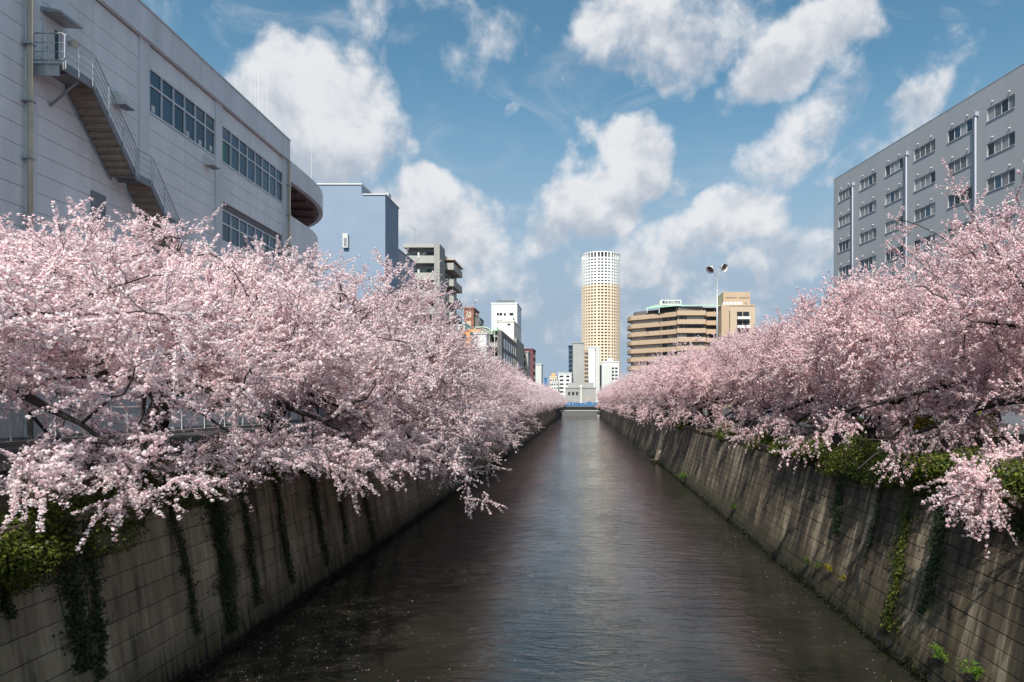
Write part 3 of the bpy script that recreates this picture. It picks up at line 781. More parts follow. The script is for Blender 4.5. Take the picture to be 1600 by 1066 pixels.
# blocks in the middle distance on the left, near to far
t, a, b, z_ = block('roof_house', 'low white and grey roof house beside the red brown tower', 716, 726, 150, 506, 9, M['offwhite'], cat='building')
windows_on(t, 'window', ('y', 150, -1), [(a + .3, b - .3, z_ - 1.6, z_ - .5)], M['glass_far'])
t, a, b, z_ = block('brick_tower', 'narrow red brown tiled tower with pale panel rising behind the blossom', 725, 740, 160, 482.5, 8, M['brick'])
windows_on(t, 'window', ('y', 160, -1), [(a + .55, b - .6, z_ - 2.1 - i * 2.2, z_ - .7 - i * 2.2) for i in range(2)], M['tan_light'], .05)
MB().box(b + .003, b + 1.2, 161, 168, 4, z_ - 1.8).build('side_wing', M['dark_grey'], t)
MB().tube([(b + .6, 161, z_ - 1.8), (b + .9, 160.6, z_ - 1.2), (b + 1.6, 160.5, z_ - 3.5)], .12, 6).build('duct', M['steel_dark'], t)
t, a, b, z_ = block('orange_house', 'orange rendered house with flat roof above the blossom', 719, 750, 140, 517, 8, M['orange'])
windows_on(t, 'window', ('y', 140, -1), [(a + .5, a + 1.2, z_ - 1.6, z_ - .7)], M['glass_dark'])
MB().box(a + 2.2, b + .9, 139.2, 143, z_ - .35, z_ - .1).build('canopy', M['tan_light'], t)
t, a, b, z_ = block('white_house', 'small white house with two little square windows', 735, 760, 136, 522, 3.5, M['white'])
windows_on(t, 'window', ('y', 136, -1), [(a + .35, a + .7, z_ - .75, z_ - .4), (a + .95, a + 1.35, z_ - .75, z_ - .4)], M['glass_dark'])
MB().tube([(b - 1.6, 135.6, z_ + 1.2), (b + .6, 135.6, z_ + 1.2)], .04, 4).build('rail', M['white'], t)
for i in range(6): MB().tube([(b - 1.6 + i * .44, 135.6, z_ + .17), (b - 1.6 + i * .44, 135.6, z_ + 1.2)], .03, 4).build('post', M['white'], t)
# arched green roof
t = empty('arched_roof_building', label='beige building with arched green copper roof and dark tiled river side', cat='building')
Y = 150; xa, xb = PX(739, Y), PX(784, Y); zt = PZ(517, Y)
MB().box(xa, xb - 2.6, Y, Y + 14, 4, zt - .8).build('wall', M['apt'], t)
MB().box(xb - 2.6 + .003, xb - .9, Y + 1.0, Y + 14, 4, zt).build('recess_wall', M['apt'], t)
MB().box(xb - .897, xb, Y - .1, Y + 34, 4, zt + .1).build('river_wall', M['dark_grey'], t)
cx, rr = PX(753, Y), PX(767.5, Y) - PX(753, Y) + .3
m = MB(); n = 14
for i in range(n):
    a0, a1 = math.pi * i / n, math.pi * (i + 1) / n
    p = lambda a_, r_, y_: (cx + r_ * math.cos(a_), y_, zt - .78 + (1.75) * (r_ / rr) * math.sin(a_))
    hexa(m, [p(a0, rr, Y - .3), p(a1, rr, Y - .3), p(a1, rr * .9, Y - .3), p(a0, rr * .9, Y - .3)], [p(a0, rr, Y + 14), p(a1, rr, Y + 14), p(a1, rr * .9, Y + 14), p(a0, rr * .9, Y + 14)])
m.build('arched_roof', M['verdigris'], t, True)
m = MB(); m.face([(cx + rr * .9 * math.cos(a_), Y, zt - .8 + 1.57 * math.sin(a_)) for a_ in np.linspace(0, math.pi, 15)]); m.build('gable', M['apt'], t)
MB().box(cx + rr, xb - .9, Y + .2, Y + 14, zt + .003, zt + .5).build('green_roof', M['verdigris'], t)
for j in range(4):
    q = zt - 2.6 - j * 3.0
    o = MB().box(xb - 2.75, xb - .9, Y - .3, Y - .1, q - 1.0, q).build('balcony', M['apt_light'], t)
    windows_on(o, 'window', ('y', Y + 1.0, -1), [(xb - 2.4, xb - 1.1, q - .9, q + 1.3)], M['glass_dark'], .05)
for i in range(6):
    for j in range(4): windows_on(t, 'window', ('x', xb, 1), [(Y + 3 + i * 5, Y + 6.2 + i * 5, zt - 3.6 - j * 3.2, zt - 1.4 - j * 3.2)], M['glass_blue'], .05, M['steel_dark'])
MB().tube([(xb - 1.5, Y - .5, 5), (xb - 1.5, Y - .5, zt - .2)], .09, 6).build('downpipe', M['offwhite'], t)
# white tower and the cream building in front of it
t, a, b, z_ = block('white_tower', 'tall white tower with rooftop frame and few small windows', 768, 808, 330, 475, 22, M['tower_white'])
r_ = []
for j in range(9):
    q = z_ - 5.6 - j * 3.5
    r_ += [(a + 2.6, a + 3.6, q, q + 1.3), (a + 3.9, a + 5.2, q, q + 1.3), (a + 5.9, a + 7.0, q, q + 1.1), (b - 3.7, b - 1.8, q, q + 1.3)]
windows_on(t, 'window', ('y', 330, -1), r_, M['glass_far'], .08)
rs = link('roof_sign', None, t)
for i in range(12): MB().box(a + 2.6 + i * .72, a + 2.68 + i * .72, 331, 331.1, z_ + .5, z_ + 1.9).build('strut', M['steel_dark'], rs)
for i in range(6): MB().box(a + 2.7 + i * 1.45, a + 3.75 + i * 1.45, 330.7, 330.95, z_ + .9, z_ + 1.85).build('letter_back', M['dark_grey'], rs)
t, a, b, z_ = block('cream_building', 'stepped cream building standing before the white tower', 778, 803, 230, 503, 24, M['cream'])
MB().box(a + 2.8, b - .4, 231, 236, z_ + .4, z_ + 1.8).build('penthouse', M['cream'], t)
windows_on(t, 'window', ('y', 230, -1), [(a + 3.2, a + 4.2, z_ - 1.2, z_ - .6)], M['glass_dark'])
MB().box(b + .003, b + 1.1, 228, 256, 4, z_ - 5.6).build('side_wing', M['apt'], t)
for j in range(3): MB().lathe([(.001, 0), (.7, 0), (.7, 2.2), (.001, 2.4)], 10, Matrix.Translation((b + 1.0, 227, z_ - 16 + j * .01 - j * 2.5))).build('tank', M['white'], t)
t, a, b, z_ = block('beige_flats', 'small beige block of flats with yellow balconies', 812, 825, 260, 551, 12, M['apt_light'])
for j in range(4):
    o = MB().box(a + .3, b - .7, 259.2, 259.8, z_ - 3.2 - j * 2.9, z_ - 2.2 - j * 2.9).build('balcony', M['tan_light'], t)
    windows_on(o, 'window', ('y', 260, -1), [(a + .4, b - 1.0, z_ - 2.15 - j * 2.9, z_ - .9 - j * 2.9)], M['glass_dark'])
t, a, b, z_ = block('maroon_block', 'dark maroon block rising behind the beige flats', 816, 833, 285, 546.5, 14, M['maroon'])
windows_on(t, 'window', ('x', b, 1), [(287 + i * 4, 289 + i * 4, z_ - 3 - j * 3, z_ - 1.6 - j * 3) for i in range(3) for j in range(4)], M['glass_dark'])
t, a, b, z_ = block('plain_white_block', 'plain white block low above the left trees', 833, 846, 330, 570, 10, M['offwhite'])
windows_on(t, 'window', ('x', b, 1), [(332, 334, z_ - 4 - j * 3, z_ - 2.4 - j * 3) for j in range(3)], M['glass_far'])
t, a, b, z_ = block('blue_signboard', 'small bright blue signboard above the far left trees', 850.5, 854.5, 420, 592, .6, M['blue_paint'], cat='signboard', z0=14)
MB().box((a + b) / 2 - .2, (a + b) / 2 + .2, 420.1, 420.4, 4, 14).build('pole', M['steel_dark'], t)
t, a, b, z_ = block('pink_house', 'far peach coloured house with stepped gable', 859, 870, 450, 590, 10, M['peach'])
MB().extrude_x([(450, z_ + .5), (460, z_ + .5), (455, z_ + 3)], a + 1, b - 1).build('gable_roof', M['orange'], t)
windows_on(t, 'window', ('y', 450, -1), grid(a, b, z_ - 9, z_ - .5, 3, 3), M['glass_far'], .08)
t, a, b, z_ = block('small_white_flats', 'low white flats with dark windows before the peach house', 861.5, 872, 435, 597, 7, M['white'])
windows_on(t, 'window', ('y', 435, -1), grid(a, b, z_ - 10, z_ - .4, 3, 4), M['glass_far'], .08)
t, a, b, z_ = block('white_flats', 'white block of flats with dark balcony slots left of the grey tower', 872.5, 893, 460, 584, 12, M['white'])
windows_on(t, 'window', ('y', 460, -1), [(a + .8, a + 3.4, z_ - 2.4 - j * 2.6, z_ - 1.3 - j * 2.6) for j in range(6)] + [(a + 5.2, a + 7.4, z_ - 2.4 - j * 2.6, z_ - 1.3 - j * 2.6) for j in range(6)], M['glass_far'], .08)
# towers at the end of the river
t, a, b, z_ = block('dark_glass_tower', 'slim dark blue glass tower beside the plain grey tower', 888.5, 897, 560, 541.5, 14, M['glass_blue'])
for j in range(12): MB().box(a - .08, b + .08, 559.85, 559.95, z_ - 3.5 - j * 3.6, z_ - 3.1 - j * 3.6).build('floor_band', M['steel_dark'], t)
t, a, b, z_ = block('grey_tower', 'plain windowless grey concrete tower standing at the river end', 895, 912, 470, 536.5, 12, M['greyblock'])
for i in range(1, 5): MB().box(a + (b - a) * i / 5 - .06, a + (b - a) * i / 5 + .06, 469.93, 470 - .002, 5, z_ - .5).build('seam', M['offwhite'], t)
t, a, b, z_ = block('striped_tower', 'beige tower with stacked dark bands behind the grey tower', 909, 921, 520, 548, 12, M['tan_light'])
for j in range(14): MB().box(a + 2, b + .1, 519.5, 519.9, z_ - 2.6 - j * 3.0, z_ - 1.2 - j * 3.0).build('balcony_slot', M['dark_grey'], t)
t, a, b, z_ = block('white_slab_tower', 'narrow white slab tower in front of the round tower', 919.5, 930, 500, 543, 14, M['tower_white'])
MB().box(b + .003, b + 3.2, 502, 514, 4, z_ + .4).build('side_slab', M['offwhite'], t)
for i in range(2): MB().box(a + 1.4 + i * 2.2, a + 1.55 + i * 2.2, 499.9, 499.998, 5, z_ - .4).build('seam', M['greyblock'], t)
t, a, b, z_ = block('white_office', 'white office block with dark window strips below the round tower', 940, 967, 430, 566, 12, M['white'])
windows_on(t, 'window', ('y', 430, -1), [(b - 4.6, b - 3.0, z_ - 4.4 - j * 2.2, z_ - 3.3 - j * 2.2) for j in range(4)] + [(b - 2.4, b - .8, z_ - 4.4 - j * 2.2, z_ - 3.3 - j * 2.2) for j in range(4)], M['glass_dark'], .08)
MB().box(a, a + 6.4, 427, 429.9, 4, z_ - 2.2).build('front_wing', M['offwhite'], t)
MB().box(a - 1.2, a - .02, 429, 438, 4, z_ - 1.8).build('glass_strip', M['glass_dark'], t)
MB().box(a + 3.5, a + 7, 431, 437, z_ + .65, z_ + 2.6).build('penthouse', M['white'], t)
t, a, b, z_ = block('grey_podium', 'low stepped grey concrete podium around the grey tower', 883.5, 931, 400, 607, 30, M['greyblock'])
MB().box(a + 1.4, b - 1.4, 402, 428, z_ + .7, z_ + 3.4).build('upper_step', M['greyblock'], t)
MB().box(a + 13, b - 4, 398.5, 399.95, 4, z_ - 5.2).build('entrance_wall', M['tan_light'], t)
windows_on(t, 'window', ('y', 400, -1), grid(a + 1, a + 8, z_ - 5, z_ - 1, 3, 1), M['glass_far'], .08)
t = empty('white_pylon', (0, 0, 0), label='white slender pylon standing before the grey tower', cat='pylon')
x_ = PX(908, 330); MB().tube([(x_, 330, 4.2), (x_, 330, PZ(604, 330))], [.5, .38], 8).build('shaft', M['cream'], t)
MB().box(x_ - .9, x_ + .5, 329.7, 330.3, PZ(604, 330), PZ(602, 330)).build('head', M['cream'], t)

# round tower
t = empty('round_tower', (PX(939, 700), 700, 0), label='tall round tower, white crown over peach lower floors with a grid of windows', cat='tower')
RT = 30 / FPX * 700; ztop = PZ(399, 700); nf = 46; fh = 3.05; zb = 5.0
NB = 34; zsplit = PZ(449, 700)
def cyl(m, r_, z0, z1, n=NB * 2, close=True):
    m.lathe([(r_, z0), (r_, z1)] + ([(.01, z1)] if close else []), n)
m = MB(); cyl(m, RT - 1.3, zb, ztop - .5); m.build('glass_core', M['glass_far'], t)
mw, mp = MB(), MB()
z_ = ztop - 7.2; j = 0
while z_ > 10:
    (mw if z_ > zsplit else mp).lathe([(RT - 1.2, z_), (RT - .12, z_), (RT - .12, z_ + 1.6), (RT - 1.2, z_ + 1.6), (RT - 1.2, z_)], NB * 2); z_ -= fh
tag(mw.build('white_floor_bands', M['tower_white'], t), kind='stuff'); tag(mp.build('peach_floor_bands', M['peach'], t), kind='stuff')
MB().lathe([(RT - 1.4, ztop - .9), (RT + .05, ztop - .9), (RT + .05, ztop), (RT - 1.4, ztop)], NB * 2).build('crown_ring', M['tower_white'], t)
MB().lathe([(.01, ztop - .6), (RT - 1.4, ztop - .6)], 48).build('roof', M['greyblock'], t)
mw, mp = MB(), MB()
for i in range(NB):
    a = 2 * math.pi * (i + .25) / NB; wd = .6 if i % 4 else .95
    for mm, z0, z1 in ((mw, zsplit + .01, ztop - .9), (mp, zb, zsplit)):
        c, s_ = math.cos(a), math.sin(a); q = lambda r_, w_: (r_ * c - w_ * s_, r_ * s_ + w_ * c)
        mm.prism([q(RT - 1.25, -wd), q(RT + .03, -wd), q(RT + .03, wd), q(RT - 1.25, wd)], z0, z1)
tag(mw.build('white_piers', M['tower_white'], t), kind='stuff'); tag(mp.build('peach_piers', M['peach'], t), kind='stuff')

# hospital with curved bands
t = empty('hospital', (0, 0, 0), label='tan hospital with curved floor bands, green roof and a name board on top', cat='building')
pa = [(980, 285), (981.5, 279), (986, 276), (1030, 268), (1057, 262.5), (1058, 259.5), (1103, 259.5), (1104, 263), (1131, 263)]
front = [(PX(x, Y), Y) for x, Y in pa]
def offs(pl, d):
    out = []
    for i, (x, y) in enumerate(pl):
        p0 = Vector(pl[max(i - 1, 0)]); p1 = Vector(pl[min(i + 1, len(pl) - 1)]); tn = (p1 - p0).normalized()
        out.append((x - tn.y * d, y + tn.x * d))
    return out
def slab(name, matl, d, z0, z1, back=290):
    f = offs(front, d); return MB().prism(f + [(f[-1][0], back), (f[0][0] + 3, back)], z0, z1).build(name, matl, t)
zt = PZ(487, 262.5); FLH = 3.36; PB = 1.75
slab('core_wall', M['apt_light'], 1.5, 4, zt - .4)
for j in range(9):
    q = zt - j * FLH
    o = slab('floor_band', M['tan'], 0, q - PB, q)
    if j < 8:
        f = offs(front, 1.42); zz0, zz1 = q - FLH + .06, q - PB - .15
        for (i, tt0, tt1) in ((2, .45, .95), (3, .08, .36), (3, .42, .66), (3, .72, .97), (5, .35, .98), (5, .06, .22), (7, .12, .9), (5, .25, .33)):
            a_, b_ = Vector(f[i]), Vector(f[i + 1]); p0, p1 = a_.lerp(b_, tt0), a_.lerp(b_, tt1)
            nrm = Vector((p1 - p0).yx) ; nrm = Vector((nrm.x, -nrm.y)).normalized() * .1
            MB().prism([tuple(p0 + nrm), tuple(p1 + nrm), tuple(p1), tuple(p0)], zz0, zz1).build('window', M['glass_dark'] if r3.random() < .65 else M['curtain'], o)
# roof storey, green roof
slab('roof_storey', M['dark_grey'], 2.6, zt - .3, zt + 1.9)
for x_ in (1012, 1031, 1058, 1081, 1103, 1118, 1129): MB().box(PX(x_, 262) - .12, PX(x_, 262) + .12, 264.2, 264.5, zt - .3, zt + 1.95).build('roof_post', M['white'], t)
m = MB(); ed = [(PX(x, Y), Y) for x, Y in ((1008, 271), (1030, 265.5), (1057, 261.5), (1090, 260.5), (1130, 262))]
ez = zt + 1.97
ridge = [(x + (2 if i == 0 else 0), 279, ez + (1.2 if i == 0 else 2.6)) for i, (x, y) in enumerate(ed)]
for i in range(len(ed) - 1):
    hexa(m, [(*ed[i], ez), (*ed[i], ez + .35), (ridge[i][0], ridge[i][1], ridge[i][2] + .35), ridge[i]], [(*ed[i + 1], ez), (*ed[i + 1], ez + .35), (ridge[i + 1][0], ridge[i + 1][1], ridge[i + 1][2] + .35), ridge[i + 1]])
m.build('green_roof', M['verdigris'], t)
MB().box(PX(1032.5, 268), PX(1066, 268), 272, 276, ez + .4, PZ(469, 270)).build('sign_house', M['offwhite'], t)
sg = MB().box(PX(1034, 268), PX(1066.5, 268), 271.3, 271.6, PZ(476.3, 270), PZ(467.8, 270)).build('name_board', M['offwhite'], t)
cu = bpy.data.curves.new('lettering', 'FONT'); cu.body = '東京共済病院'; cu.align_x = 'CENTER'; cu.align_y = 'CENTER'; cu.extrude = .02; cu.offset = .022
tmp = bpy.data.objects.new('tmp_text', cu); col.objects.link(tmp); bpy.context.view_layer.update()
me = bpy.data.meshes.new_from_object(tmp.evaluated_get(bpy.context.evaluated_depsgraph_get())); bpy.data.objects.remove(tmp)
me.materials.clear(); me.materials.append(M['navy']); me.name = 'lettering'
xs = [v_.co.x for v_ in me.vertices]; wtx = max(xs) - min(xs)
sc_ = (PX(1065, 268) - PX(1036, 268)) / wtx
lo_ = link('lettering', me, sg, ((PX(1065, 268) + PX(1036, 268)) / 2, 271.27, (PZ(476.3, 270) + PZ(467.8, 270)) / 2), (R(90), 0, 0), (sc_, sc_ * 1.1, 1))
for i in range(9): MB().tube([(PX(1034.5 + i * 3.9, 268), 272, PZ(469, 270)), (PX(1034.5 + i * 3.9, 268), 272, PZ(466.4, 270))], .05, 4).build('roof_rail', M['galv'], t)
# tan annex
t, a, b, z_ = block('hospital_annex', 'tan hospital annex with white balcony rails and roof penthouse', 1127, 1180, 255, 478, 18, M['tan_light'])
MB().box(a - .02, a + 2.9, 254.5, 254.99, 4, z_ - .1).build('tan_face', M['tan'], t)
x0p, x1p = PX(1131, 258), PX(1173, 258)
pn = MB().box(x0p, x1p, 259, 270, z_ + .45, PZ(455.5, 258)).build('penthouse', M['tan'], t)
box_part('louvre_slot', M['dark_grey'], pn, x0p + 1, x0p + 5, 258.9, 258.998, PZ(465.3, 258), PZ(464.3, 258)); box_part('louvre_slot', M['dark_grey'], pn, x1p - 4.2, x1p - .4, 258.9, 258.998, PZ(465.3, 258), PZ(464.3, 258))
for xx in (1158, 1165.5): box_part('door', M['dark_grey'], pn, PX(xx, 258), PX(xx + 1.6, 258), 258.9, 258.998, z_ + .5, z_ + 2.0)
for i in range(7): MB().lathe([(.001, 0), (.5, 0), (.5, .8), (.3, 1.1), (.001, 1.1)], 10, Matrix.Translation((a + 1.2 + i * 1.05, 256, z_ + .45))).build('roof_tank', M['white'], t)
for j in range(6):
    q = z_ - 4.2 - j * 3.3
    o = MB().box(PX(1151, 255), PX(1171, 255), 253.6, 253.7, q - .9, q + .1).build('balcony_rail', M['white'], t)
    windows_on(o, 'window', ('y', 255, -1), [(PX(1151.5, 255), PX(1160, 255), q - .8, q + 2), (PX(1161, 255), PX(1170.5, 255), q - .8, q + 2)], M['glass_dark'], .05)
    box_part('balcony_floor', M['offwhite'], o, PX(1151, 255), PX(1171, 255), 253.703, 254.93, q - .9, q - .75)
windows_on(t, 'window', ('y', 255, -1), [(PX(1139, 255), PX(1140.6, 255), z_ - 5 - j * 3.3, z_ - 1.8 - j * 3.3) for j in range(5)], M['glass_far'])

# lamp mast with two bowl floodlights
t = empty('lamp_mast', (PX(1120.5, 60), 60, ZG_R), label='tall thin lamp mast with two white bowl floodlights above the right bank trees', cat='lamp')
zt = PZ(424, 60) - ZG_R
MB().tube([(0, 0, 0), (0, 0, zt * .6), (0, 0, zt)], [.11, .085, .06], 10).build('mast', M['galv'], t, True)
for s_, aim in ((-1, (-.55, -.55, -.62)), (1, (.5, -.75, -.25))):
    MB().tube([(0, 0, zt - .5), (s_ * .3, 0, zt - .1), (s_ * .42, 0, zt + .25)], .03, 6).build('arm', M['galv'], t)
    hd = link('floodlight', None, t)
    q = Matrix.Translation((s_ * .55, 0, zt + .22 + (.12 if s_ > 0 else 0))) @ Vector(aim).to_track_quat('Z', 'Y').to_matrix().to_4x4()
    MB().lathe([(.001, -.30), (.12, -.28), (.14, -.12), (.28, -.02), (.36, .16), (.38, .2), (.36, .2), (.26, .0), (.1, -.08), (.001, -.1)], 18, q).build('bowl', M['white'], hd, True)
    MB().lathe([(.001, .06), (.30, .06)], 18, q).build('lens', M['soffit'], hd)
    MB().lathe([(.001, -.46), (.07, -.45), (.08, -.3), (.001, -.29)], 10, q).build('cap', M['steel_dark'], hd)
MB().tube([(-.25, 0, zt + .1), (-.25, 0, zt + .55)], .025, 6).build('finial', M['galv'], t)
# ------------------------------------------------------------------ foliage engines
def quad_cloud(name, c, n, size, mats, mi=None, aspect=1.0, cup=.25, rs=None, along=None, k=4):
    """one mesh of small folded leaves / petals: c centres, n normals, size half-widths"""
    N = len(c); rs = rs or np.random.default_rng(1)
    n = n / (np.linalg.norm(n, axis=1, keepdims=True) + 1e-9)
    a = rs.normal(size=(N, 3)) if along is None else along
    t = np.cross(n, a); t /= (np.linalg.norm(t, axis=1, keepdims=True) + 1e-9); b = np.cross(n, t)
    s = size[:, None]
    v = np.empty((N, k, 3), np.float32)
    if k == 3: v[:, 0] = c + t * s; v[:, 1] = c - t * s * .5 + b * s * .87; v[:, 2] = c - t * s * .5 - b * s * .87
    else:
            v[:, 0] = c + t * s + n * s * cup; v[:, 1] = c + b * s * aspect; v[:, 2] = c - t * s + n * s * cup; v[:, 3] = c - b * s * aspect
    me = bpy.data.meshes.new(name); me.vertices.add(N * k); me.vertices.foreach_set('co', v.reshape(-1))
    me.loops.add(N * k); me.loops.foreach_set('vertex_index', np.arange(N * k, dtype=np.int32))
    me.polygons.add(N); me.polygons.foreach_set('loop_start', np.arange(0, N * k, k, dtype=np.int32)); me.polygons.foreach_set('loop_total', np.full(N, k, np.int32))
    for m_ in mats: me.materials.append(m_)
    if mi is not None: me.polygons.foreach_set('material_index', mi.astype(np.int32))
    me.update(calc_edges=True); return me

def tubes_mesh(name, paths, mats, n=5):
    """paths: list of (points (k,3), radii (k,)); one mesh"""
    V, F = [], []; base = 0
    ang = np.arange(n) * 2 * np.pi / n; ca, sa = np.cos(ang), np.sin(ang)
    for p, r_ in paths:
        k = len(p); t = np.gradient(p, axis=0); t /= (np.linalg.norm(t, axis=1, keepdims=True) + 1e-9)
        ref = np.array([0, 0, 1.0]) if abs(t[0, 2]) < .8 else np.array([1.0, 0, 0])
        a = np.cross(t, ref); a /= (np.linalg.norm(a, axis=1, keepdims=True) + 1e-9); b = np.cross(t, a)
        V.append((p[:, None, :] + (a[:, None, :] * ca[None, :, None] + b[:, None, :] * sa[None, :, None]) * r_[:, None, None]).reshape(-1, 3))
        i = np.arange(k - 1)[:, None] * n + base; j = np.arange(n)[None]; j2 = (j + 1) % n
        F.append(np.stack([i + j, i + j2, i + n + j2, i + n + j], -1).reshape(-1, 4)); base += k * n
    V = np.concatenate(V).astype(np.float32); F = np.concatenate(F).astype(np.int32); N = len(F)
    me = bpy.data.meshes.new(name); me.vertices.add(len(V)); me.vertices.foreach_set('co', V.reshape(-1))
    me.loops.add(N * 4); me.loops.foreach_set('vertex_index', F.reshape(-1))
    me.polygons.add(N); me.polygons.foreach_set('loop_start', np.arange(0, N * 4, 4, dtype=np.int32)); me.polygons.foreach_set('loop_total', np.full(N, 4, np.int32))
    me.polygons.foreach_set('use_smooth', np.ones(N, bool))
    for m_ in mats: me.materials.append(m_)
    me.update(calc_edges=True); return me

def bez(p0, p1, p2, k):
    t = np.linspace(0, 1, k)[:, None]; return (1 - t) ** 2 * p0 + 2 * t * (1 - t) * p1 + t ** 2 * p2

def cherry_meshes(seed, env, limbs, petal, n2=130, n3=900, twigs=2.1, clusters=.085, per=3.3, fs=.034, bud=.09, holes=(), lod=False, trunk_r=.30, lean=.5):
    """env: list of ellipsoids (centre, radii) that bound the crown, river towards +x; limbs: end points of the main limbs"""
    g = np.random.default_rng(seed)
    E = [(np.array(c, float), np.array(r_, float)) for c, r_ in env]
    HO = [(np.array(c, float), np.array(r_, float)) for c, r_ in holes]
    def inside(p, grow=1.0):
        a = np.any([(((p - c) / (r_ * grow)) ** 2).sum(-1) < 1 for c, r_ in E], axis=0)
        for c, r_ in HO: a = a & (((((p - c) / r_) ** 2).sum(-1) > 1) | (g.random(a.shape) < .30))
        return a
    fork = np.array([lean, 0, 1.9])
    paths0 = [(bez(np.array([0, 0, -.4]), np.array([lean * .1, .05, .9]), fork, 6), np.linspace(trunk_r * 1.25, trunk_r * .85, 6))]
    pos, lid, lev, rad, tan = [], [], [], [], []
    lim_paths = []
    for i, e in enumerate(limbs):
        e = np.array(e, float) + g.normal(0, .35, 3); d = e - fork; L = np.linalg.norm(d)
        ctl = fork + d * .5 + np.array([0, 0, .24 * L if e[2] < 5 else .05 * L]) + g.normal(0, .25, 3)
        p = bez(fork, ctl, e, 13); w = np.cumsum(g.normal(0, .045, (13, 3)), 0); w[0] = 0; p = p + w
        r_ = .016 + (trunk_r * .60 - .016) * (1 - np.linspace(0, 1, 13)) ** 1.25
        lim_paths.append([(p, r_)])
        t = np.gradient(p, axis=0)
        for k in range(2, 13): pos.append(p[k]); lid.append(i); lev.append(1); rad.append(r_[k]); tan.append(t[k] / np.linalg.norm(t[k]))
    EW = np.array([np.prod(r_) ** .45 for c, r_ in E]); EW /= EW.sum()
    def sample(n, centres=None, sd=(.9, .9, .55)):
        out = []
        while len(out) < n:
            if centres is None:
                c, r_ = E[g.choice(len(E), p=EW)]; q = g.normal(size=3); q /= np.linalg.norm(q); q = c + q * r_ * g.uniform(.25, 1) ** .45
            else: q = centres[g.integers(len(centres))] + g.normal(size=3) * np.array(sd)
            if inside(q[None], 1.05)[0]: out.append(q)
        return np.array(out)
    def attach(targets, pen, level, kpts, r_end, bend_):
        nonlocal pos, lid, lev, rad, tan
        order = np.argsort(np.linalg.norm(targets - fork, axis=1))
        for chunk in np.array_split(order, max(1, len(order) // 60)):
            A = np.array(pos); root_d = np.linalg.norm(A - fork, axis=1)
            for i in chunk:
                p2 = targets[i]; dd = np.linalg.norm(A - p2, axis=1) + pen * root_d; j = int(np.argmin(dd))
                p0 = A[j]; L = np.linalg.norm(p2 - p0)
                if L < .12: continue
                ctl = p0 + .45 * (p2 - p0) + np.array(tan[j]) * .22 * L + np.array([0, 0, bend_ * L]) + g.normal(0, .07 * L, 3)
                p = bez(p0, ctl, p2, kpts); p[1:-1] += g.normal(0, .03 * L ** .5, (kpts - 2, 3))
                r0 = min(rad[j] * .75, .012 + .016 * L if level == 2 else .006 + .007 * L)
                r_ = np.linspace(max(r0, r_end), r_end, kpts)
                yield_paths[level].append((lid[j], p, r_))
                t = np.gradient(p, axis=0)
                for k in range(1, kpts): pos.append(p[k]); lid.append(lid[j]); lev.append(level); rad.append(r_[k]); tan.append(t[k] / (np.linalg.norm(t[k]) + 1e-9))
    yield_paths = {2: [], 3: []}
    attach(sample(n2), .30, 2, 7, .013, .10)
    A = np.array(pos); LV = np.array(lev); B = A[(LV == 2) | ((LV == 1) & (np.linalg.norm(A - fork, axis=1) > 1.6))]; B = np.concatenate([B] + [A[(LV == 1) & (np.linalg.norm(A - fork, axis=1) > 2.6)]] * 3)
    attach(sample(n3, B), .10, 3, 5, .006, .06)
    for l_, p, r_ in yield_paths[2]: lim_paths[l_].append((p, r_))
    A = np.array(pos); LV = np.array(lev); T = np.array(tan)
    src = np.where(LV == 3)[0]; src = np.concatenate([np.repeat(src, int(twigs)), g.choice(src, int(len(src) * (twigs - int(twigs))) + 1), g.choice(np.where(LV == 2)[0], len(src) // 3)])
    cen = np.mean([c for c, r_ in E], axis=0)
    o = A[src]; outw = o - cen; outw /= np.linalg.norm(outw, axis=1, keepdims=True)
    d = T[src] * .75 + outw * .35 + g.normal(0, .55, o.shape) + np.array([0, 0, .18]); d /= np.linalg.norm(d, axis=1, keepdims=True)
    ln = g.uniform(.25, .75, len(o)) * np.where(g.random(len(o)) < .05, 1.8, 1.0)
    low = (o[:, 2] < 2.2) & (o[:, 0] > 3.5); d[low, 2] -= .18
    # blossom clusters
    kmax = int(1.4 / clusters) + 1
    tt = (np.arange(kmax)[None] + g.random((len(o), 1))) * clusters + .05
    ok = tt < ln[:, None]
    bi, ki = np.where(ok)
    f = tt[bi, ki]; cpos = o[bi] + d[bi] * f[:, None]; cpos[:, 2] -= .10 * f ** 2
    keep = g.random(len(cpos)) < .93; cpos = cpos[keep]
    nper = g.poisson(per, len(cpos)) + 1; ci = np.repeat(np.arange(len(cpos)), nper)
    off = g.normal(size=(len(ci), 3)); off /= np.linalg.norm(off, axis=1, keepdims=True)
    rad_c = g.uniform(.6, 1.15, len(cpos))[ci] * (.052 if not lod else .10)
    c = cpos[ci] + off * rad_c[:, None] * g.uniform(.55, 1, len(ci))[:, None]
    cw = cpos - cen + np.array([0, 0, 1.0]); cw /= np.linalg.norm(cw, axis=1, keepdims=True)
    nrm = off * .7 + cw[ci] * .75 + g.normal(0, .42, off.shape)
    mi = (g.random(len(ci)) < bud).astype(int)
    size = fs * g.uniform(.6, 1.3, len(ci)) * np.where(mi == 1, .62, 1.0)
    c[mi == 1] -= off[mi == 1] * (rad_c * .35)[mi == 1][:, None]
    crown = quad_cloud('crown', c, nrm, size, [petal, M['bud']], mi, 1.0, .35, g, k=3)
    trunk = tubes_mesh('trunk', paths0, [M['bark']], 12)
    limbm = [tubes_mesh('limb', lp, [M['bark']], 6) for lp in lim_paths]
    tw = [(p, r_) for l_, p, r_ in yield_paths[3]]
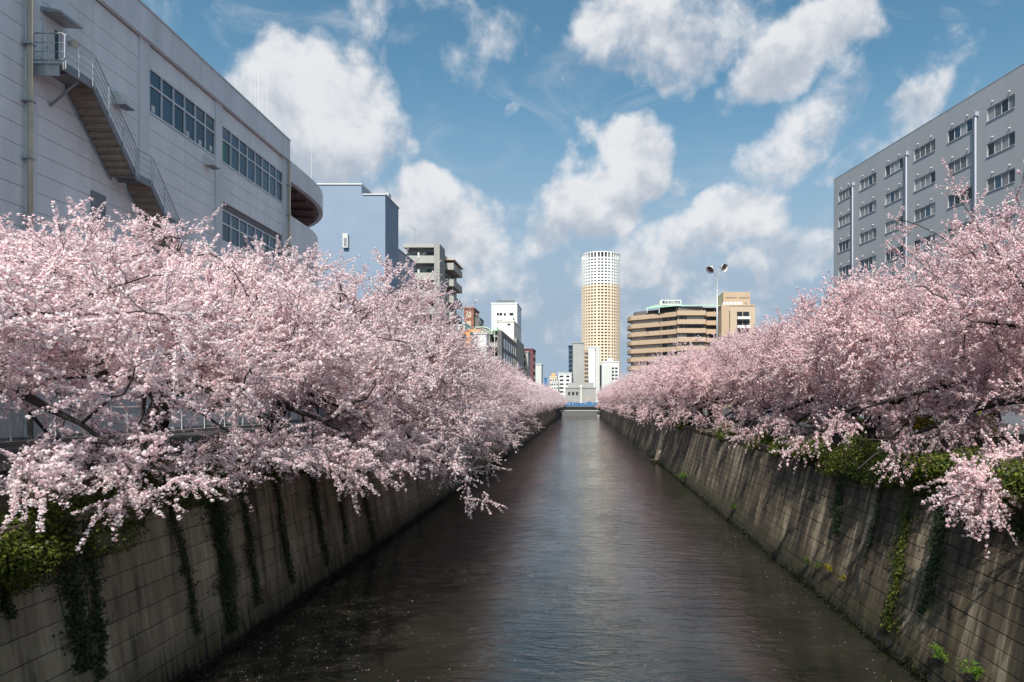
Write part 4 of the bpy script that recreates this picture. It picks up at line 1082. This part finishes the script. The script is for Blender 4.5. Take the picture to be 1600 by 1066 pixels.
    if not lod:
        for i in range(len(o)):
            e = o[i] + d[i] * ln[i]; e[2] -= .10 * ln[i] ** 2; tw.append((np.stack([o[i], e]), np.array([.0055, .003])))
    twm = tubes_mesh('twigs', tw, [M['twig']], 3)
    return dict(trunk=trunk, limb=limbm, twigs=twm, crown=crown)

def spray(p0, p1, n=4, r_=(.75, .42, .34)):
    """a drooping branch: a string of small ellipsoids from p0 to p1"""
    return [(tuple(p0[i] + (p1[i] - p0[i]) * k / (n - 1) for i in range(3)), r_) for k in range(n)]
ENV_0 = [((1.0, 0, 3.9), (5.4, 4.9, 2.0)), ((4.3, 0, 2.9), (3.0, 4.7, 1.6)), ((5.0, .4, .35), (2.3, 4.2, .95)), ((-2.4, 0, 4.0), (3.4, 4.2, 1.7))]
LIM_0 = [(6.4, -1.8, .0), (6.0, 2.4, .2), (4.9, 4.0, .4), (4.8, -3.6, 2.6), (3.6, 3.9, 3.2), (1.2, .3, 5.4), (4.4, -.4, 4.0), (-3.8, -1.8, 4.4), (-3.2, 2.6, 4.2)]
HOLE_0 = [((1.6, 0, 1.15), (4.4, 7.0, .8))]
ENV_L = [((1.6, 0, 4.3), (5.4, 4.9, 3.3)), ((4.9, .3, 1.6), (2.7, 4.4, 2.0)), ((4.1, 0, 3.2), (3.5, 4.6, 2.6)), ((-2.0, 0, 4.4), (3.6, 4.2, 2.2)), ((5.5, .8, -.2), (1.3, 2.0, 1.3))] + spray((4.6, -2.4, 1.0), (7.0, -3.4, -1.3), 4, (.8, .6, .45)) + spray((4.8, 3.0, .8), (6.8, 3.8, -1.4), 4, (.8, .6, .45))
LIM_L = [(7.0, -3.4, -1.2), (6.8, 3.7, -1.3), (6.5, -1.5, 1.1), (6.1, 1.2, -1.0), (4.5, -3.6, 2.8), (3.4, 3.9, 4.0), (1.2, .3, 7.0), (3.6, -.6, 5.6), (-3.8, -1.8, 5.0), (-3.2, 2.6, 4.8)]
ENV_L2 = [((1.4, 0, 4.6), (5.0, 4.6, 3.6)), ((4.7, -.6, 1.6), (2.9, 4.0, 2.1)), ((3.8, 0, 3.4), (3.5, 4.5, 2.6)), ((-2.0, .5, 4.6), (3.4, 4.2, 2.2)), ((5.5, -.4, -.7), (1.2, 1.5, 1.5))] + spray((4.6, 2.2, .8), (6.9, 2.8, -1.7), 4, (.8, .6, .45)) + spray((4.6, -2.8, .8), (6.6, -3.8, -1.2), 4, (.8, .6, .45))
LIM_L2 = [(6.8, 2.8, -1.6), (6.5, -3.7, -1.1), (6.2, -.2, -1.8), (5.8, -3.0, 1.0), (5.0, 3.2, 2.6), (2.6, -3.8, 4.4), (.6, -.4, 7.6), (3.2, 1.4, 6.0), (-3.6, 1.6, 5.4), (-3.0, -2.8, 4.6)]
ENV_R = [((1.0, 0, 5.0), (5.2, 4.9, 3.3)), ((3.0, .2, 3.4), (2.7, 4.4, 1.6)), ((-2.2, 0, 4.6), (3.8, 4.4, 2.3))] + spray((2.6, 1.0, 1.7), (5.8, 1.8, .15), 5, (.85, .6, .42)) + spray((2.6, -.8, 1.9), (5.8, -1.2, .5), 5, (.85, .6, .42)) + spray((2.4, 2.6, 2.2), (5.2, 3.8, .7), 4) + spray((2.2, -2.6, 2.4), (5.0, -4.0, 1.1), 4)
LIM_R = [(5.6, 1.8, .25), (5.6, -1.2, .6), (5.0, 3.6, .9), (4.8, -3.8, 1.3), (4.6, .2, 3.4), (2.6, 3.8, 5.0), (.8, .2, 7.6), (4.2, .2, 5.6), (-4.0, -1.6, 5.2), (-3.4, 2.4, 5.4)]
ENV_RL = [((.6, .3, 4.6), (4.8, 4.6, 2.7)), ((2.6, 0, 3.1), (2.6, 4.4, 1.6)), ((-2.2, 0, 4.4), (3.8, 4.4, 2.2))] + spray((2.6, 1.0, 2.0), (5.4, 1.6, .4), 4) + spray((2.6, -1.6, 2.2), (5.2, -2.6, .8), 4)
LIM_RL = [(5.4, 1.6, .5), (5.2, -2.6, .9), (3.0, 3.6, 3.6), (2.2, -3.8, 4.6), (.4, -.2, 6.6), (4.2, .4, 4.0), (-4.0, 1.6, 4.8), (-3.4, -2.4, 5.0)]

proto = {}
def tree_proto(key, *a, **k):
    ms = cherry_meshes(*a, **k); t = link('cherry_tree', None)
    link('trunk', ms['trunk'], t)
    for l_ in ms['limb']: link('limb', l_, t)
    tag(link('twigs', ms['twigs'], t), kind='stuff'); link('crown', ms['crown'], t)
    proto[key] = [t, False]
if True:
    tree_proto('L0', 20, ENV_0, LIM_0, M['petal'], n2=140, n3=1000, twigs=2.2, per=7.6, fs=.027, clusters=.075, holes=HOLE_0)
    tree_proto('L1', 21, ENV_L, LIM_L, M['petal'], n2=150, n3=1100, twigs=2.1, per=4.0, fs=.036)
    tree_proto('L2', 22, ENV_L2, LIM_L2, M['petal'], n2=150, n3=1100, twigs=2.1, per=4.0, fs=.036)
    tree_proto('R1', 23, ENV_R, LIM_R, M['petal_r'], n2=140, n3=950, twigs=2.1, per=6.8, fs=.027, clusters=.075, bud=.14)
    tree_proto('R2', 24, ENV_RL, LIM_RL, M['petal_r'], n2=140, n3=1000, twigs=2.0, per=4.0, fs=.035, bud=.14)
tree_proto('LF', 25, ENV_L[:4], LIM_L, M['petal'], n2=110, n3=700, twigs=1.8, clusters=.17, per=3.4, fs=.058, lod=True)
tree_proto('RF', 26, ENV_RL, LIM_RL, M['petal_r'], n2=110, n3=650, twigs=1.6, clusters=.17, per=3.0, fs=.056, bud=.15, lod=True)

def place_tree(key, x, y, z, rz, s, label, group, side):
    if key not in proto: key = 'LF' if side > 0 else 'RF'
    p = proto[key]
    t = p[0] if not p[1] else copy_tree(p[0]); p[1] = True
    t.location = (x, y, z); t.rotation_euler = (0, 0, (0 if side > 0 else math.pi) + R(rz)); t.scale = s if isinstance(s, tuple) else (s, s, s)
    tag(t, label, 'tree', group); return t
ords = 'first second third fourth fifth sixth seventh eighth ninth tenth eleventh twelfth thirteenth fourteenth fifteenth sixteenth seventeenth eighteenth nineteenth twentieth'.split()
GL, GR = 'cherry trees in bloom along the left bank', 'cherry trees in bloom along the right bank'
left = [('L0', -13.1, 13.2, -6, (1.0, 1.0, .87), 'pale pink cherry tree at the frame edge on the left, trunk half cut off'),
        ('L0', -12.3, 19.2, 9, (1.06, 1.0, 1.10), 'pale pink cherry tree drooping lowest over the left wall, below the stair'),
        ('L1', -11.6, 25.0, 14, (1.04, 1.05, .97), 'pale pink cherry tree before the first ribbon window of the grey panel building'),
        ('L2', -11.8, 31.5, -12, (1.04, 1.0, .93), 'pale pink cherry tree before the second ribbon window of the grey panel building'),
        ('L1', -12.3, 38.5, -14, (1.0, 1.0, .85), 'pale pink cherry tree before the curved terrace end'),
        ('L2', -12.6, 46.0, 12, (.98, 1.0, .74), 'pale pink cherry tree in front of the light blue building'),
        ('L1', -12.6, 53.5, 6, (1.0, 1.0, .71), 'pale pink cherry tree in front of the grey balcony block')]
for key, x, y, rz, s, lb in left: place_tree(key, x, y, ZG_L - (.5 if 15 < y < 30 else .05), rz, s, lb, GL, 1)
y = 61.0; i = 0; rt = random.Random(9)
while y < 285:
    s = (.98, 1.0, rt.uniform(.70, .76)) if y < 76 else (rt.uniform(.85, .98), 1.0, rt.uniform(.64, .78))
    place_tree('L2' if (y < 76 and i % 2 == 0) else 'LF', -12.4 + bend_l(y) * .8 + rt.uniform(-.4, .4), y, ZG_L - .05, rt.uniform(-25, 25), s, ('pale pink cherry tree on the left bank, %s in the row from the frame edge' % ords[7 + i]) if i < 6 else 'pale pink cherry tree far along the left bank, merging into the row toward the bridge', GL, 1)
    y += rt.uniform(6.6, 8.2); i += 1
right = [('R1', 13.7, 17.0, 12, (1.08, 1.0, 1.06), 'rosy cherry tree at the frame edge on the right, tallest, with dark limbs showing'),
         ('R2', 13.6, 24.2, -10, (1.05, 1.0, 1.16), 'rosy cherry tree behind the brown fence before the corner of the grey slab'),
         ('R2', 13.5, 31.5, -28, (1.0, 1.0, 1.1), 'rosy cherry tree overhanging the hedge beside the walking people'),
         ('R2', 14.3, 39.0, 14, (1.02, 1.0, 1.07), 'rosy cherry tree second beyond the corner of the grey slab'),
         ('R2', 14.0, 46.5, 28, (1.0, 1.0, 1.12), 'rosy cherry tree before the tan hospital annex'),
         ('R2', 12.4, 54.0, -15, (1.0, 1.0, 1.08), 'rosy cherry tree just in front of the lamp mast')]
for key, x, y, rz, s, lb in right: place_tree(key, x, y, ZG_R - .05, rz, s, lb, GR, -1)
y = 62.0; i = 0
while y < 285:
    s = rt.uniform(1.02, 1.14)
    place_tree('R2' if (y < 78 and i % 2) else 'RF', 12.1 + bend_r(y) + rt.uniform(-.4, .4), y, ZG_R - .05, rt.uniform(-25, 25), s, ('rosy cherry tree on the right bank, %s in the row from the frame edge' % ords[6 + i]) if i < 6 else 'rosy cherry tree far along the right bank, merging into the row toward the bridge', GR, -1)
    y += rt.uniform(6.4, 8.0); i += 1
# second row behind the right path
for i, (x, y, s) in enumerate(((20.5, 34, 1.0), (20.0, 47, 1.05))):
    place_tree('R2', x, y, ZG_R - .05, 40 + 70 * i, s, ['rosy cherry tree standing back behind the path near the fence', 'rosy cherry tree standing back behind the path near the lamp mast'][i], 'cherry trees behind the right path', -1)
for key, p in proto.items():
    if not p[1]:
        for ch in list(p[0].children): bpy.data.objects.remove(ch)
        bpy.data.objects.remove(p[0])

# ------------------------------------------------------------------ shrubs, ivy, tufts
def bush_mesh(seed, rx, ry, rz, n, leaf, size):
    g = np.random.default_rng(seed)
    lob = [(g.uniform(-.6, .6, 3) * (rx, ry, rz), g.uniform(.42, .62)) for _ in range(9)]
    C, Nn = [], []
    for c, f in lob:
        k = n // 9; d = g.normal(size=(k, 3)); d /= np.linalg.norm(d, axis=1, keepdims=True)
        p = c + d * (rx, ry, rz) * f * g.uniform(.65, 1.08, (k, 1)); C.append(p); Nn.append(d + g.normal(0, .5, d.shape) + (0, 0, .3))
    c = np.concatenate(C); nn = np.concatenate(Nn); c[:, 2] += rz
    return quad_cloud('foliage', c, nn, size * g.uniform(.6, 1.25, len(c)), [leaf], None, .6, .2, g)
def stems_mesh(seed, rx, ry, rz):
    g = np.random.default_rng(seed); ps = []
    for i in range(9):
        e = g.uniform(-.7, .7, 3) * (rx, ry, 0) + (0, 0, rz * g.uniform(.9, 1.7)); ps.append((bez(np.array([g.normal(0, .1), g.normal(0, .1), -.3]), np.array([e[0] * .3, e[1] * .3, rz * .7]), e, 5), np.linspace(.022, .006, 5)))
    return tubes_mesh('stems', ps, [M['bark']], 4)
bm_ = [(bush_mesh(31 + i, *d), stems_mesh(31 + i, *d[:3])) for i, d in enumerate(((.85, 1.35, .52, 9000, M['leaf'], .034), (.75, 1.1, .6, 8000, M['leaf'], .032), (.8, 1.5, .45, 9000, M['leaf'], .036), (.8, .9, .75, 5000, M['leaf_yellow'], .05)))]
def shrub(v, loc, rz, s, label, group):
    t = empty('shrub', loc, R(rz), label=label, cat='shrub', group=group); t.scale = s if isinstance(s, tuple) else (s, s, s)
    link('foliage', bm_[v][0], t); link('stems', bm_[v][1], t); return t
rb = random.Random(12)
gl = 'green shrubs spilling over the left wall top'
for i, y in enumerate((9.9, 11.0, 12.2, 13.5, 15.2, 16.8, 18.7, 21, 23.4, 26, 29, 32.5, 36, 40)):
    lb = ['dense green shrub filling the lower left frame edge', 'dense green shrub next in from the left frame edge', 'green shrub on the left wall top above the first ivy strand'][i] if i < 3 else 'green shrub on the left wall top, %s in the row from the left frame edge' % ords[i]
    shrub(i % 3, (LB + LS * ZT + rb.uniform(-.55, -.2) + (.3 if i < 4 else 0), y, ZT - (.95 if i < 2 else .7 if i < 4 else .25)), rb.uniform(-15, 15) + 180 * (i % 2), rb.uniform(.9, 1.2) if i > 3 else 1.25, lb, gl)
gr = 'green shrubs along the right wall top'
for i, y in enumerate((12.2, 13.6, 15.0, 16.5, 18.0, 19.5, 21.0, 22.6, 24.4, 26.2, 28.2, 31.0, 36, 44, 62, 66, 80)):
    lb = {0: 'green shrub at the right frame edge below the lowest blossom branch', 5: 'rounded green shrub before the brown fence bend', 10: 'rounded olive shrub on the right wall top before the path'}.get(i, 'green shrub in the right wall top hedge, %s in the row from the frame edge' % ords[i])
    shrub(i % 3, (RB + RS * ZT + rb.uniform(.15, .4), y, ZT - .25 + (.3 if y < 18 else 0)), rb.uniform(-15, 15) + 180 * (i % 2), rb.uniform(1.0, 1.25), lb, gr)
for i, (x, y, v, s) in enumerate(((15.5, 28, 3, 1.2), (16, 33, 3, 1.0), (15.8, 39, 1, 1.3), (16.5, 44, 3, 1.2), (17, 50, 3, 1.5), (16.2, 55, 1, 1.5), (17.5, 24, 1, 1.5), (18, 20, 3, 1.2))):
    shrub(v, (x, y, ZG_R - .02), 40 * i, s, ('yellowish shrub' if v == 3 else 'green shrub') + ' on the far side of the right path, %s by distance' % ords[(2, 3, 4, 5, 6, 7, 1, 0)[i]], 'shrubs behind the right path')

def ivy(side, name_label, x_top, y_top, x_bot, y_bot, width, n, leafm, seed):
    g = np.random.default_rng(seed)
    fn, base, sl_ = (wall_left_pt, LB, LS) if side > 0 else (wall_right_pt, RB, RS)
    (Ya, za), (Yb, zb_) = fn(x_top, y_top), fn(x_bot, y_bot); za = ZT + .08; zb_ = max(zb_, .35)
    th = math.atan(sl_); nrm = np.array([side * math.cos(th), 0, -side * math.sin(th)])
    t = empty('hanging_ivy', (0, 0, 0), label=name_label, cat='ivy', group='ivy strands hanging down the %s wall' % ('left' if side > 0 else 'right'))
    def at(f, w, off):
        z_ = za + (zb_ - za) * f; Y = Ya + (Yb - Ya) * f + w
        return np.stack([base + sl_ * z_, Y, z_], -1) + nrm * off[..., None]
    f = g.random(n) ** .9; wob = .05 * np.sin(f * 7 + seed) + .04 * np.sin(f * 19 + seed * 2)
    # leaves in uneven tufts
    dens = .5 + .5 * np.sin(f * (14 + seed % 5) + seed); w = np.clip(g.standard_t(3, n), -4, 4) * width * (.22 + .38 * dens ** 2) * (1.1 - .5 * f) + wob; w += np.round(g.normal(0, .5, n)) * width * .55
    c = at(f, w, g.uniform(.015, .11, n)); nn = nrm * 1.0 + g.normal(0, .42, c.shape) + (0, 0, .25)
    link('leaves', quad_cloud('leaves', c, nn, g.uniform(.018, .042, n), [leafm], None, .8, .15, g), t)
    ps = []
    for k_ in range(4):
        ff = np.linspace(0, g.uniform(.8, 1), 14); ww = .05 * np.sin(ff * 7 + seed) + g.normal(0, width * .3) + np.cumsum(g.normal(0, .02, 14)); ps.append((at(ff, ww, np.full(14, .012)), np.linspace(.012, .005, 14)))
    link('stems', tubes_mesh('stems', ps, [M['bark']], 4), t)
D_, F_ = M['leaf_dark'], M['leaf']
ivy(1, 'ivy strand cut by the left frame edge', 4, 880, 6, 970, .10, 500, D_, 1)
ivy(1, 'ragged double ivy strand nearest the lower left corner', 100, 835, 128, 1050, .32, 2600, D_, 2)
ivy(1, 'thin ivy strand just right of the ragged double one', 140, 840, 156, 1062, .17, 1000, D_, 3)
ivy(1, 'thin browning ivy strand between the ragged one and the broad one', 268, 815, 308, 990, .17, 800, D_, 4)
ivy(1, 'broad dense dark ivy curtain on the left wall', 336, 800, 362, 985, .36, 4400, D_, 5)
ivy(1, 'straight narrow ivy strand right of the broad curtain', 382, 820, 402, 945, .24, 1300, D_, 6)
ivy(1, 'narrow ivy strand under the drooping blossom tips', 438, 820, 455, 912, .24, 1000, D_, 7)
ivy(1, 'ivy strand past the drooping blossom tips on the left wall', 488, 775, 510, 885, .34, 1700, D_, 8)
ivy(1, 'short ivy strand beyond the blossom tips on the left wall', 530, 775, 540, 850, .2, 900, D_, 9)
ivy(1, 'farther ivy strand near the waterline on the left wall', 560, 770, 585, 850, .5, 1900, D_, 10)
ivy(-1, 'ivy tuft hanging at the start of the right hedge', 1318, 735, 1306, 835, .4, 1800, D_, 11)
ivy(-1, 'long leafy ivy strand in the middle of the right wall', 1422, 785, 1388, 985, .34, 2600, F_, 12)
ivy(-1, 'dark ivy strand beside the long leafy one on the right wall', 1478, 790, 1445, 960, .34, 1900, D_, 13)
ivy(-1, 'thin ivy strand left of the long leafy one', 1370, 790, 1356, 880, .12, 500, D_, 14)
ivy(-1, 'ivy tuft at the right frame edge', 1598, 800, 1594, 840, .15, 500, D_, 15)

def tuft(label, x, y, n, spread, leafm, size, seed):
    g = np.random.default_rng(seed); Y, z_ = wall_right_pt(x, y); z_ = max(z_, .2); b = np.array([RB + RS * z_ - .06, Y, z_])
    t = empty('wall_plant', tuple(b), label=label, cat='plant', group='small plants rooted in the right wall')
    ps, C, Nn, Al = [], [], [], []
    for k_ in range(14):
        d = np.array([-abs(g.normal(0, .6)) - .1, g.normal(0, .7), g.uniform(.2, 1.2)]); d *= spread * g.uniform(.6, 1.1) / np.linalg.norm(d)
        p = bez(np.zeros(3), d * .6 + (0, 0, spread * .25), d + (0, 0, -.12 * spread), 7); ps.append((p, np.linspace(.006, .003, 7)))
        for q in range(n // 14):
            f = g.uniform(.2, 1); c = p[min(int(f * 6), 5)] + g.normal(0, size * .9, 3); C.append(c); Nn.append(g.normal(0, .5, 3) + (-.4, 0, .8))
    link('stems', tubes_mesh('stems', ps, [leafm], 3), t)
    link('leaves', quad_cloud('leaves', np.array(C), np.array(Nn), size * g.uniform(.6, 1.2, len(C)), [leafm], None, .5, .2, g), t)
tuft('bright green fern low on the right wall near the corner', 1481, 1030, 240, .42, M['leaf_fern'], .032, 1)
tuft('bright green fern at the very bottom of the right wall', 1532, 1058, 240, .45, M['leaf_fern'], .034, 2)
tuft('round yellow moss-like plant at mid right wall foot', 1301, 893, 260, .30, M['leaf_yellow'], .03, 3)
tuft('small yellow plant right of the round yellow one', 1322, 906, 140, .22, M['leaf_yellow'], .026, 4)
tuft('small yellow plant left of the round yellow one', 1283, 886, 120, .2, M['leaf_fern'], .026, 5)
tuft('bright green weed clump low on the right wall past the pier', 1072, 748, 300, .75, M['leaf_fern'], .06, 6)
tuft('small weed beyond the yellow plants at the right waterline', 1266, 880, 120, .25, M['leaf_fern'], .03, 7)
tuft('green weed clump at the waterline between pier and yellow plants', 1150, 795, 160, .45, M['leaf_fern'], .045, 8)

# ragged dark algae and weed along both waterlines: too many to count
for side, base, sl_, lab in ((1, LB, LS, 'left'), (-1, RB, RS, 'right')):
    g = np.random.default_rng(90 + side); n = 9000
    Y = 10.5 + 70 * g.random(n) ** 1.5
    hgt = .10 + .16 * (np.sin(Y * 2.3 + side) * np.sin(Y * .71) + 1) / 2 + .28 * np.clip(np.sin(Y * 1.13 + 2 * side) * np.sin(Y * 3.7), .35, 1) - .09
    z_ = g.random(n) ** 1.5 * hgt
    c = np.stack([base + sl_ * z_ + side * g.uniform(.0, .09, n), Y, z_], -1)
    nn = np.tile([side * 1.0, 0, .15], (n, 1)) + g.normal(0, .5, (n, 3))
    tag(link('waterline_algae', quad_cloud('waterline_algae', c, nn, g.uniform(.018, .05, n), [M['algae']], None, .7, .2, g)), 'ragged dark algae fringe along the foot of the %s embankment wall' % lab, 'algae', kind='stuff')
# loose floating petals: too many to count
g = np.random.default_rng(77); n = 1500
yy = 12 + 40 * g.random(n) ** 1.9; lx = -9.0 + g.gamma(1.5, 1.5, n); sel = lx < 6.8
c = np.stack([lx, yy, np.full(n, .006)], -1)[sel]
rr_ = g.random(200); c2 = np.stack([7.4 - g.gamma(1.2, .8, 200), 12 + 35 * g.random(200), np.full(200, .006)], -1); c = np.concatenate([c, c2])
tag(link('floating_petals', quad_cloud('floating_petals', c, np.tile([0, 0, 1.0], (len(c), 1)) + g.normal(0, .08, c.shape), g.uniform(.009, .022, len(c)), [M['petal']], None, .8, .1, g)), 'loose pale petals floating on the dark water by the left wall', 'petals', kind='stuff')

# ------------------------------------------------------------------ fences
t = empty('mesh_fence', (-17.0, 0, 0), label='white wire mesh fence with diagonal braces under the left trees', cat='fence')
for i in range(14):
    y = 15.1 + i * 1.72
    MB().tube([(0, y, ZG_L), (0, y, 6.3)], .028, 6).build('post', M['white'], t)
    if i % 3 == 1: MB().tube([(0, y, 6.0), (0, y - .7, ZG_L)], .02, 6).build('brace', M['white'], t)
    if i < 13:
        m = MB()
        for k_ in range(14):
            m.tube([(0, y + .12 * k_, 5.3), (0, y + .12 * k_, 6.25)], .004, 3, False)
        for k_ in range(8): m.tube([(0, y, 5.32 + .13 * k_), (0, y + 1.72, 5.32 + .13 * k_)], .004, 3, False)
        tag(m.build('mesh_panel', M['galv'], t), kind='stuff')
MB().tube([(0, 15.1, 6.3), (0, 15.1 + 13 * 1.72, 6.3)], .03, 6).build('top_rail', M['white'], t)
box_part('kerb', M['greyblock'], t, -.15, .15, 12, 38, ZG_L + .002, ZG_L + .12)

rf = [(11.6, 10.5, 5.95), (10.6, 13, 5.85), (10.25, 15.5, 5.75), (10.1, 18, 5.55), (9.95, 21, 5.3), (9.85, 25, 5.12), (9.85, 29, 5.2), (9.9, 33, 5.3), (10.0, 38, 5.35), (10.0, 44, 5.4), (10.0, 52, 5.4), (10.0, 60, 5.4)]
t = empty('steel_fence', (0, 0, 0), label='brown steel fence with close upright bars curving along the right wall top', cat='fence')
pts = [Vector(rf[0])]
for a, b in zip(rf[:-1], rf[1:]):
    a, b = Vector(a), Vector(b); L = (b - a).length; k = max(1, round(L / 1.9))
    for i in range(1, k + 1): pts.append(a.lerp(b, i / k))
for p in pts: MB().box(p.x - .035, p.x + .035, p.y - .035, p.y + .035, p.z - 1.5, p.z - .03).build('post', M['rust_fence'], t)
MB().tube(pts, .045, 6).build('top_rail', M['rust_fence'], t)
MB().tube([p - Vector((0, 0, 1.0)) for p in pts], .03, 6).build('bottom_rail', M['rust_fence'], t)
for a, b in zip(pts[:-1], pts[1:]):
    m = MB(); n = int((b - a).length / .085)
    for i in range(1, n):
        p = a.lerp(b, i / n); m.box(p.x - .012, p.x + .012, p.y - .022, p.y + .022, p.z - 1.0, p.z - .04)
    tag(m.build('bar_panel', M['rust_fence'], t), kind='stuff')

# ------------------------------------------------------------------ people
def person_mesh(pose, mats):
    """one continuous skinned body; pose: joint positions; mats: skin, top, trousers"""
    J = pose; me = bpy.data.meshes.new('body'); names = list(J); idx = {n_: i for i, n_ in enumerate(names)}
    ed = [('pelvis', 'waist'), ('waist', 'chest'), ('chest', 'neck'), ('neck', 'head'), ('head', 'crown_pt')]
    for s_ in 'lr': ed += [('chest', 'sh' + s_), ('sh' + s_, 'el' + s_), ('el' + s_, 'wr' + s_), ('wr' + s_, 'hand' + s_), ('pelvis', 'hip' + s_), ('hip' + s_, 'kn' + s_), ('kn' + s_, 'an' + s_), ('an' + s_, 'toe' + s_)]
    me.from_pydata([J[n_][:3] for n_ in names], [(idx[a], idx[b]) for a, b in ed], []); o = bpy.data.objects.new('tmp', me); col.objects.link(o)
    o.modifiers.new('skin', 'SKIN'); sv = me.skin_vertices[0].data
    for i, n_ in enumerate(names): sv[i].radius = (J[n_][3], J[n_][4] if len(J[n_]) > 4 else J[n_][3]); sv[i].use_root = (n_ == 'pelvis')
    ss = o.modifiers.new('sub', 'SUBSURF'); ss.levels = 2; ss.render_levels = 2
    bpy.context.view_layer.update()
    r_ = bpy.data.meshes.new_from_object(o.evaluated_get(bpy.context.evaluated_depsgraph_get())); bpy.data.objects.remove(o)
    r_.materials.clear()
    for m_ in mats: r_.materials.append(m_)
    hands = [Vector(J[k][:3]) for k in ('handl', 'handr', 'wrl', 'wrr')]
    for p in r_.polygons:
        c = p.center; p.use_smooth = True
        p.material_index = 0 if (c.z > 1.45 or any((c - h).length < .1 for h in hands)) else (1 if c.z > .92 else 2)
        if c.z < .09: p.material_index = 2
    r_.name = 'body'; return r_
def pose(arm=0.0, step=0.0, raise_r=0.0):
    J = dict(pelvis=(0, 0, .95, .15, .11), waist=(0, 0, 1.1, .135, .1), chest=(0, 0, 1.33, .165, .11), neck=(0, 0, 1.47, .06), head=(0, -.02, 1.57, .085), crown_pt=(0, -.01, 1.66, .075))
    for s_, k in (('l', -1), ('r', 1)):
        J['sh' + s_] = (k * .19, 0, 1.38, .065); up = raise_r if s_ == 'r' else 0
        J['el' + s_] = (k * .24, -.02 - .1 * up, 1.12 + .08 * up, .048); J['wr' + s_] = (k * (.22 - .1 * up), -.1 - .2 * up, .9 + .45 * up, .034); J['hand' + s_] = (k * (.21 - .12 * up), -.13 - .22 * up, .82 + .58 * up, .038)
        J['hip' + s_] = (k * .1, 0, .88, .095); J['kn' + s_] = (k * .1, -.04 - k * step * .5, .5, .062); J['an' + s_] = (k * .1, .02 - k * step, .08, .045); J['toe' + s_] = (k * .11, -.13 - k * step, .035, .035)
    return J
def person(label, loc, rz, top, step=.12, raise_r=0.0, group=None):
    t = empty('person', loc, R(rz), label=label, cat='person', group=group)
    link('body', person_mesh(pose(0, step, raise_r), [M['skin'], top, M['trousers']]), t)
    MB().lathe([(.001, -.02), (.088, -.0), (.098, .05), (.09, .1), (.055, .14), (.001, .15)], 14, Matrix.Translation((0, .012, 1.585)) @ Matrix.Rotation(R(18), 4, 'X')).build('hair', M['hair'], t, True)
    m = MB(); m.lathe([(.001, -.02), (.012, 0), (.001, .03)], 6, Matrix.Translation((0, -.105, 1.56))); m.build('nose', M['skin'], t, True)
    return t
b = P(1148, 650, 47); person('person in a white shirt walking behind the right hedge', (b.x, 47, ZG_R), 20, M['shirt_white'], .15)
b = P(1171, 650, 49); person('person in dark clothes behind the right hedge, arm raised', (b.x, 49, ZG_R), -30, M['shirt_dark'], .05, 1.0)
b = P(1203, 652, 44); person('person in blue leaning at the brown fence on the right path', (b.x, 44, ZG_R), 60, M['shirt_blue'], .05, .6)
b = P(1211, 652, 43.5); person('person in black next to the one in blue at the brown fence', (b.x, 43.5, ZG_R), -70, M['shirt_dark'], .08)
for i, (x_, tp) in enumerate(((884, 'shirt_white'), (889.5, 'shirt_white'), (893, 'shirt_dark'), (902, 'shirt_dark'), (905, 'shirt_blue'))):
    b = P(x_, 630, 290); person('tiny person on the far bridge in %s' % ['white, first from the bridge end', 'white, second from the bridge end', 'dark clothes, beside the second in white', 'dark clothes near mid bridge', 'blue near mid bridge'][i], (b.x, 289.2 + i * .4, 4.553), 30 * i, M[tp], .05, group='people on the far bridge')
